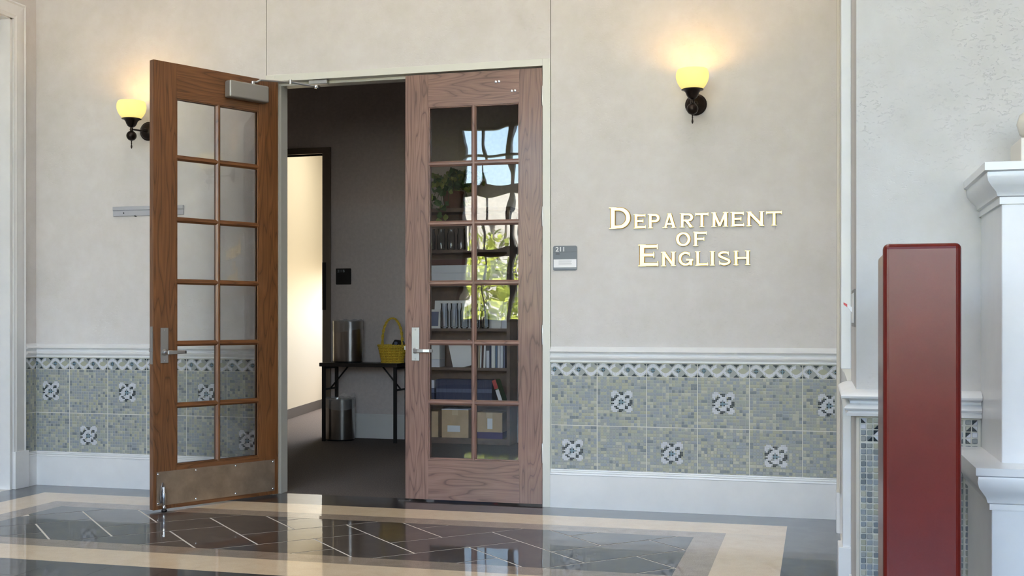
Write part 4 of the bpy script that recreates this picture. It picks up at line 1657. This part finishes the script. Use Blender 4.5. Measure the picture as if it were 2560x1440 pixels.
for z_, r_, rad in ((0.007, Rb + 0.006, 0.009), (Hb, Rt + 0.002, 0.010)):
    for ph in (0, PI):
        pts = []
        for k in range(96):
            a = 2 * PI * k / 96
            pts.append(((r_ + 0.005 * math.cos(18 * a + ph)) * math.cos(a), (r_ + 0.005 * math.cos(18 * a + ph)) * 0.85 * math.sin(a), z_ + 0.005 * math.sin(18 * a + ph)))
        MB().tube(pts, rad * 0.7, 6, closed=True).build('rim_braid', 'wicker', bk, smooth=True)
mb = MB().lathe([(0.0, 0.0), (Rb, 0.0), (Rb, 0.006), (0.0, 0.006)], (0, 0, 0), 28, sy=0.85)
mb.build('basket_base', 'wicker_shade', bk)
for ph in (0, PI):
    pts = []
    for k in range(49):
        a = PI * k / 48
        hx = -(Rt - 0.034) * math.cos(a)
        hz = Hb + 0.262 * math.sin(a) ** 0.8 if 0 < k < 48 else Hb - 0.05
        pts.append((hx + 0.006 * math.cos(k * 0.9 + ph), 0.006 * math.sin(k * 0.9 + ph), hz))
    MB().tube(pts, 0.0085, 7).build('handle', 'wicker', bk, smooth=True)
gd = thing('black_gadget', 'black gadget poking out of the yellow wicker basket', 'gadget', (-2.265, 3.33, TZ + 0.12), 0)
mb = MB()
mb.rings([[(-0.03, -0.03, 0), (0.05, -0.03, -0.01), (0.05, 0.03, -0.01), (-0.03, 0.03, 0)],
          [(-0.01, -0.032, 0.07), (0.075, -0.032, 0.06), (0.075, 0.032, 0.06), (-0.01, 0.032, 0.07)],
          [(0.01, -0.026, 0.105), (0.06, -0.026, 0.098), (0.06, 0.026, 0.098), (0.01, 0.026, 0.105)]])
mb.build('gadget_body', 'black_plastic', gd, bevel=0.006)
MB().lathe([(0.0, 0.0), (0.016, 0.0), (0.016, 0.012), (0.010, 0.014), (0.0, 0.012)], (0.03, -0.031, 0.07), 16, 'y').build('dial', 'navy_light', gd, smooth=True)
MB().tube([(0.06, 0.0, 0.08), (0.085, 0.0, 0.09), (0.098, 0.0, 0.075), (0.095, 0.0, 0.05)], 0.007, 8).build('loop', 'black_plastic', gd, smooth=True)

# ------------------------------------------------------------------ bookcase
BXa, BXb, BYf, BYb = -2.06, -1.098, 3.27, 3.545
bc = thing('bookcase', 'dark brown bookcase behind the closed glass door', 'bookcase', ((BXa + BXb) / 2, BYb, 0))
cx = (BXa + BXb) / 2


def bcx(nm, x0, x1, y0, y1, z0, z1, par=bc):
    return bx(nm, 'bookcase_wood', par, x0 - cx, x1 - cx, y0 - BYb, y1 - BYb, z0, z1)


bcx('side_panel', BXa, BXa + 0.03, BYf, BYb - 0.008, 0, 2.20)
bcx('side_panel', BXb - 0.03, BXb, BYf, BYb - 0.008, 0, 2.20)
bcx('back_panel', BXa, BXb, BYb - 0.008, BYb, 0, 2.22)
bcx('top_panel', BXa - 0.01, BXb + 0.01, BYf - 0.01, BYb, 2.19, 2.225)
SH_Z = [0.06, 0.386, 0.722, 1.090, 1.512, 1.832]
for z_ in SH_Z:
    bcx('shelf', BXa + 0.03, BXb - 0.03, BYf + 0.004, BYb - 0.008, z_ - 0.026, z_)
bcx('plinth', BXa + 0.03, BXb - 0.03, BYf + 0.03, BYf + 0.045, 0, 0.034)

GRJ = 'glass jars on the bookcase'


def jar(x, y, z, r, h, label):
    o = thing('glass_jar', label, 'jar', (x, y, z), group=GRJ)
    MB().lathe([(0.0, 0.002), (r * 0.75, 0.0), (r, 0.012), (r, h * 0.7), (r * 0.80, h * 0.86), (r * 0.86, h), (r * 0.80, h), (r * 0.74, h * 0.86), (r * 0.92, h * 0.7), (r * 0.92, 0.02), (0.0, 0.016)],
               (0, 0, 0), 18, caps=False).build('vessel', 'jar_glass', o, smooth=True)
    MB().lathe([(r * 0.87, h - 0.004), (r * 0.93, h), (r * 0.87, h + 0.004)], (0, 0, 0), 18, caps=False).build('lip', 'jar_glass', o, smooth=True)
    return o


for k, x_ in enumerate((-1.90, -1.80, -1.70, -1.60)):
    jar(x_, 3.36, SH_Z[5], 0.040, 0.205, 'tall clear glass jar on the highest shelf, %s from the left' % ORD[k])
for k, x_ in enumerate((-1.76, -1.66, -1.56, -1.46, -1.355)):
    jar(x_, 3.335, SH_Z[3], 0.040, 0.235, 'tall clear glass jar on the middle shelf, %s from the left' % ORD[k])


def one(name, mat, label, cat, loc, size, rot=(0, 0, 0), bevel=0.002, group=None):
    """a plain boxed thing with its base at loc"""
    o = MB().box(-size[0] / 2, size[0] / 2, -size[1] / 2, size[1] / 2, 0, size[2]).build(name, mat, bevel=bevel)
    o.location = loc
    o.rotation_euler = rot
    return tag(o, label, cat, group)


# second shelf: long white box, maroon tray, pale print
wb = thing('storage_box', 'long white storage box on the bookcase shelf above the tall jars', 'box', (-1.625, 3.39, SH_Z[4]))
bx('box_body', 'pale_box', wb, -0.30, 0.30, -0.11, 0.11, 0, 0.135, bevel=0.003)
bx('box_lid', 'pale_box', wb, -0.305, 0.305, -0.115, 0.115, 0.10, 0.175, bevel=0.003)
tr_ = thing('maroon_tray', 'dark maroon tray lying on the long white storage box', 'tray', (-1.70, 3.40, SH_Z[4] + 0.175))
bx('tray_floor', 'maroon', tr_, -0.20, 0.20, -0.10, 0.10, 0, 0.006)
for a_ in ((-0.20, 0.20, -0.10, -0.09), (-0.20, 0.20, 0.09, 0.10), (-0.20, -0.19, -0.09, 0.09), (0.19, 0.20, -0.09, 0.09)):
    bx('tray_wall', 'maroon', tr_, a_[0], a_[1], a_[2], a_[3], 0.006, 0.055)
fm = thing('framed_print', 'pale framed print propped at the right end of the upper shelf', 'picture', (-1.235, 3.37, SH_Z[4]))
fm.rotation_euler = (R(-9), 0, 0)
bx('print_sheet', 'paper', fm, -0.085, 0.085, -0.003, 0.003, 0.008, 0.222)
for a_ in ((-0.092, 0.092, 0.0, 0.010), (-0.092, 0.092, 0.218, 0.228), (-0.092, -0.083, 0.010, 0.218), (0.083, 0.092, 0.010, 0.218)):
    bx('frame_side', 'bar_grey', fm, a_[0], a_[1], -0.006, 0.006, a_[2], a_[3])
bx('drawing', 'navy_light', fm, -0.035, 0.02, -0.0042, -0.003, 0.12, 0.15)

# middle shelf
pf = thing('framed_photo', 'small white framed photo at the left end of the middle shelf', 'picture', (-1.86, 3.315, SH_Z[3]))
pf.rotation_euler = (R(-7), 0, 0)
bx('photo', 'navy_light', pf, -0.05, 0.05, -0.002, 0.003, 0.02, 0.165)
for a_ in ((-0.066, 0.066, 0.0, 0.022), (-0.066, 0.066, 0.16, 0.182), (-0.066, -0.046, 0.022, 0.16), (0.046, 0.066, 0.022, 0.16)):
    bx('frame_side', 'letter_white', pf, a_[0], a_[1], -0.006, 0.006, a_[2], a_[3])
one('white_board', 'paper', 'large white sheet of card standing behind the tall glass jars', 'card', (-1.68, 3.46, SH_Z[3]), (0.46, 0.006, 0.27), (R(-8), 0, 0))
one('leaning_card', 'paper', 'white card leaning right of the tall glass jars', 'card', (-1.30, 3.40, SH_Z[3]), (0.16, 0.012, 0.265), (R(-8), R(3), 0))
one('leaning_card', 'pale_box', 'pale blue card at the right end of the middle shelf', 'card', (-1.225, 3.43, SH_Z[3]), (0.13, 0.010, 0.255), (R(-8), R(4), 0))
# two letters trays low on the fourth shelf are hidden; fourth shelf:
f1 = thing('file_box', 'white magazine file with lilac foot at the left of the book shelf', 'file box', (-1.855, 3.37, SH_Z[2]))
bx('file_body', 'paper', f1, -0.062, 0.062, -0.08, 0.08, 0.075, 0.255, bevel=0.003)
bx('file_foot', 'pale_box', f1, -0.062, 0.062, -0.08, 0.08, 0.0, 0.075, bevel=0.003)
one('foam_board', 'paper', 'white panel leaning on the shelf behind the door lever', 'panel', (-1.57, 3.36, SH_Z[2]), (0.215, 0.022, 0.245), (R(-6), R(-14), 0))
ORD10 = ['first', 'second', 'third', 'fourth', 'fifth', 'sixth', 'seventh', 'eighth', 'ninth', 'tenth', 'eleventh']
x_ = -1.41
bkm = ['beige_cover', 'paper', 'maroon', 'paper', 'pale_box', 'navy', 'paper', 'blue_cover', 'paper', 'pale_box', 'navy_light']
bkt = [0.016, 0.014, 0.014, 0.02, 0.03, 0.014, 0.036, 0.018, 0.024, 0.026, 0.016]
bkh = [0.225, 0.245, 0.235, 0.225, 0.16, 0.235, 0.25, 0.245, 0.235, 0.255, 0.24]
BKN = {'beige_cover': 'beige', 'paper': 'white', 'maroon': 'maroon', 'pale_box': 'pale blue', 'navy': 'navy', 'blue_cover': 'blue', 'navy_light': 'slate blue'}
for k in range(11):
    t_ = bkt[k]
    x_ += t_ / 2
    o = thing('book', '%s book, %s from the left in the upright row of mixed books' % (BKN[bkm[k]], ORD10[k]), 'book', (x_, 3.36, SH_Z[2]), group='books upright on the bookcase')
    o.rotation_euler = (0, R(1.6 if k < 4 else 0.0), 0)
    bx('cover', bkm[k], o, -t_ / 2 + 0.0004, t_ / 2 - 0.0004, -0.085, 0.08, 0, bkh[k], bevel=0.0015)
    bx('page_block', 'paper', o, -t_ / 2 + 0.002, t_ / 2 - 0.002, -0.08, 0.084, 0.003, bkh[k] - 0.003)
    x_ += t_ / 2 + (0.003 if k != 3 else 0.009)
# fifth shelf: journals and a small stack
for k in range(4):
    z_ = SH_Z[1] + k * 0.046
    mt = ['navy', 'navy', 'navy_light', 'pale_box'][k]
    o = one('small_box', mt, ['lowest navy box in the little stack left of the dark journals', 'second navy box in the little stack left of the dark journals',
                              'slate blue box in the little stack left of the dark journals', 'white box topping the little stack left of the dark journals'][k],
            'box', (-1.885, 3.34, z_), (0.085, 0.12, 0.044 if k < 3 else 0.075), bevel=0.002, group='boxes stacked on the bookcase')
x_ = -1.825
for k in range(44):
    t_ = 0.0125
    o = thing('journal', 'thin navy journal in the tight dark row on the low shelf', 'journal', (x_ + t_ / 2, 3.36, SH_Z[1]), group='thin navy journals in one tight row')
    if k == 0:
        jm1 = MB().box(-t_ / 2 + 0.0006, t_ / 2 - 0.0006, -0.075, 0.08, 0, 0.222).mesh('spine_cover', 'navy')
        jm2 = MB().box(-t_ / 2 + 0.0006, t_ / 2 - 0.0006, -0.0756, -0.0745, 0.10, 0.135).mesh('spine_band', 'navy_light')
    link('spine_cover', jm1, o)
    link('spine_band', jm2, o)
    x_ += t_
lb = thing('leaning_book', 'red and green covered book leaning at the right end of the low shelf', 'book', (-1.175, 3.35, SH_Z[1]))
lb.rotation_euler = (0, R(-19), 0)
bx('cover', 'green_cover', lb, -0.008, 0.016, -0.08, 0.08, 0, 0.235)
bx('spine', 'red_cover', lb, -0.022, 0.0161, -0.0815, -0.08, 0.15, 0.236)
bx('spine_label', 'paper', lb, -0.018, 0.0161, -0.082, -0.08, 0.004, 0.14)
# boxes at the bottom
for k, (xa, xb_, zt, lab) in enumerate(((-1.99, -1.80, 0.245, 'cardboard box at the left of the bottom shelf'),
                                       (-1.765, -1.50, 0.262, 'large cardboard box with white label on the bottom shelf'),
                                       (-1.42, -1.17, 0.245, 'cardboard box with pale tape at the right of the bottom shelf'))):
    o = thing('cardboard_box', lab, 'box', ((xa + xb_) / 2, 3.37, SH_Z[0]), group='cardboard boxes on the bottom shelf')
    hw = (xb_ - xa) / 2
    bx('box_body', 'cardboard', o, -hw, hw, -0.10, 0.13, 0, zt, bevel=0.002)
    bx('tape_strip', 'packing_tape', o, -0.03, 0.03, -0.1008, -0.1, zt - 0.05, zt)
    if k == 1:
        bx('shipping_label', 'letter_white', o, -0.075, 0.05, -0.1012, -0.1, 0.055, 0.115)
        bx('top_flap', 'pale_box', o, -hw, hw, -0.104, 0.13, zt, zt + 0.008)
    if k == 2:
        bx('pale_print', 'paper', o, -0.02, 0.03, -0.1012, -0.1, 0.09, 0.19)
        bx('purple_wrap', 'purple', o, -hw - 0.003, hw + 0.003, -0.103, 0.13, 0.0, 0.06)

# trailing plant on the bookcase
pl = thing('potted_ivy', 'trailing ivy plant in a dark pot on top of the bookcase', 'plant', (-1.70, 3.41, 2.225))
MB().lathe([(0.0, 0.0), (0.075, 0.0), (0.10, 0.15), (0.108, 0.152), (0.108, 0.17), (0.095, 0.17), (0.09, 0.15), (0.0, 0.15)], (0, 0, 0), 20).build('pot', 'terracotta', pl, smooth=True)
MB().lathe([(0.0, 0.151), (0.09, 0.151), (0.09, 0.154), (0.0, 0.158)], (0, 0, 0), 20).build('soil', 'soil', pl)


def leaf_mesh(mat):
    mb = MB()
    o_ = [(0, 0), (0.018, 0.008), (0.027, 0.024), (0.018, 0.036), (0.012, 0.052), (0, 0.066), (-0.012, 0.052), (-0.018, 0.036), (-0.027, 0.024), (-0.018, 0.008)]
    a = [(x, 0.010 * (abs(x) / 0.027) - 0.0006 - 0.1 * y * y * 10 * 0.2, y) for x, y in o_]
    b = [(x, y_ + 0.0012, z) for x, y_, z in a]
    mb.rings([a, b])
    return mb.mesh('leaf', mat)


lms = [leaf_mesh('leaf_green'), leaf_mesh('leaf_green'), leaf_mesh('leaf_tip')]
rl = random.Random(21)
for v_ in range(18):
    a = rl.uniform(0, 2 * PI)
    L = rl.uniform(0.16, 0.30)
    drop = rl.uniform(-0.05, 0.26) if math.sin(a) < 0.25 else rl.uniform(-0.08, 0.05)
    pts = []
    for k in range(8):
        t_ = k / 7
        yy_ = L * t_ * math.sin(a) * 0.55
        yy_ = max(-0.24, min(0.06, yy_ - (0.03 if drop > 0.05 else 0)))
        pts.append(Vector((L * t_ * math.cos(a) * 1.05, yy_, 0.155 + 0.17 * math.sin(t_ * 2.4) - drop * t_ * t_ * 1.5)))
    MB().tube(pts, 0.0025, 5).build('vine', 'leaf_green', pl, smooth=True)
    for k in range(1, 8):
        for rep in range(2):
            o = link('leaf', rl.choice(lms), pl, pts[k] + Vector((rl.uniform(-.03, .03), rl.uniform(-.03, .02), rl.uniform(-.02, .03))))
            o.rotation_euler = (rl.uniform(-0.6, 0.9), rl.uniform(-2.6, 2.6), rl.uniform(-0.9, 0.9))
            s_ = rl.uniform(0.8, 1.3)
            o.scale = (s_, s_, s_)

# ------------------------------------------------------------------ outdoors, seen mirrored in the door glass
struct(MB().box(-120, 120, -140, YW - 0.2, -4.3, -4.1).build('ground_outside', 'plaza'), 'sunlit paved plaza outside the hall windows', 'ground')
bd = thing('opposite_building', 'pale ribbed building across the plaza mirrored in the door glass', 'building', (-10, -48, -4.1))
bx('facade', 'siding_gap', bd, -30, 40, -6, 0, 0, 11.2)
mb = MB()
for k in range(175):
    mb.box(-30 + k * 0.4, -30 + k * 0.4 + 0.24, 0, 0.12, 0, 10.2)
tag(mb.build('siding_ribs', 'siding', bd), kind='stuff')
bx('parapet', 'siding', bd, -30.2, 40.2, -6.2, 0.25, 10.2, 11.9)


def tree(loc, h, rx, seed, label, mat):
    t = thing('leafy_tree', label, 'tree', loc, group='trees on the plaza outside')
    r = random.Random(seed)
    MB().tube([(0, 0, 0), (0.05, 0, h * 0.35), (0.0, 0.05, h * 0.7)], [0.16, 0.12, 0.05], 8).build('trunk', 'bark', t, smooth=True)
    mb = MB()
    for k in range(4200):
        a, b, c = r.gauss(0, 1), r.gauss(0, 1), r.gauss(0, 1)
        n_ = math.sqrt(a * a + b * b + c * c)
        q = r.uniform(0.55, 1.0)
        bump_ = 1 + 0.18 * math.sin(5 * math.atan2(b, a) + 3 * c / n_ + seed)
        p_ = Vector((a / n_ * rx * q * bump_, b / n_ * rx * q * bump_, h * 0.62 + c / n_ * h * 0.40 * q))
        u_ = Vector((r.uniform(-1, 1), r.uniform(-1, 1), r.uniform(-1, 1))).normalized() * r.uniform(0.05, 0.12)
        v_ = Vector((r.uniform(-1, 1), r.uniform(-1, 1), r.uniform(-1, 1))).normalized() * r.uniform(0.05, 0.12)
        mb.quad([p_ - u_, p_ - v_ * 0.5, p_ + u_, p_ + v_])
    tag(mb.build('crown', mat, t), kind='stuff')


tree((-6.9, -22, -4.1), 7.6, 1.5, 1, 'rounded light green tree nearest the window in the mirrored view', 'foliage_light')
tree((-3.5, -23.5, -4.1), 6.9, 1.5, 2, 'dark green tree right of the rounded one in the mirrored view', 'foliage')
tree((-10.6, -24, -4.1), 6.6, 1.6, 3, 'low green tree at the left of the mirrored view', 'foliage')
tree((0.6, -25, -4.1), 7.4, 1.8, 4, 'broad green tree beyond the hall windows', 'foliage_light')
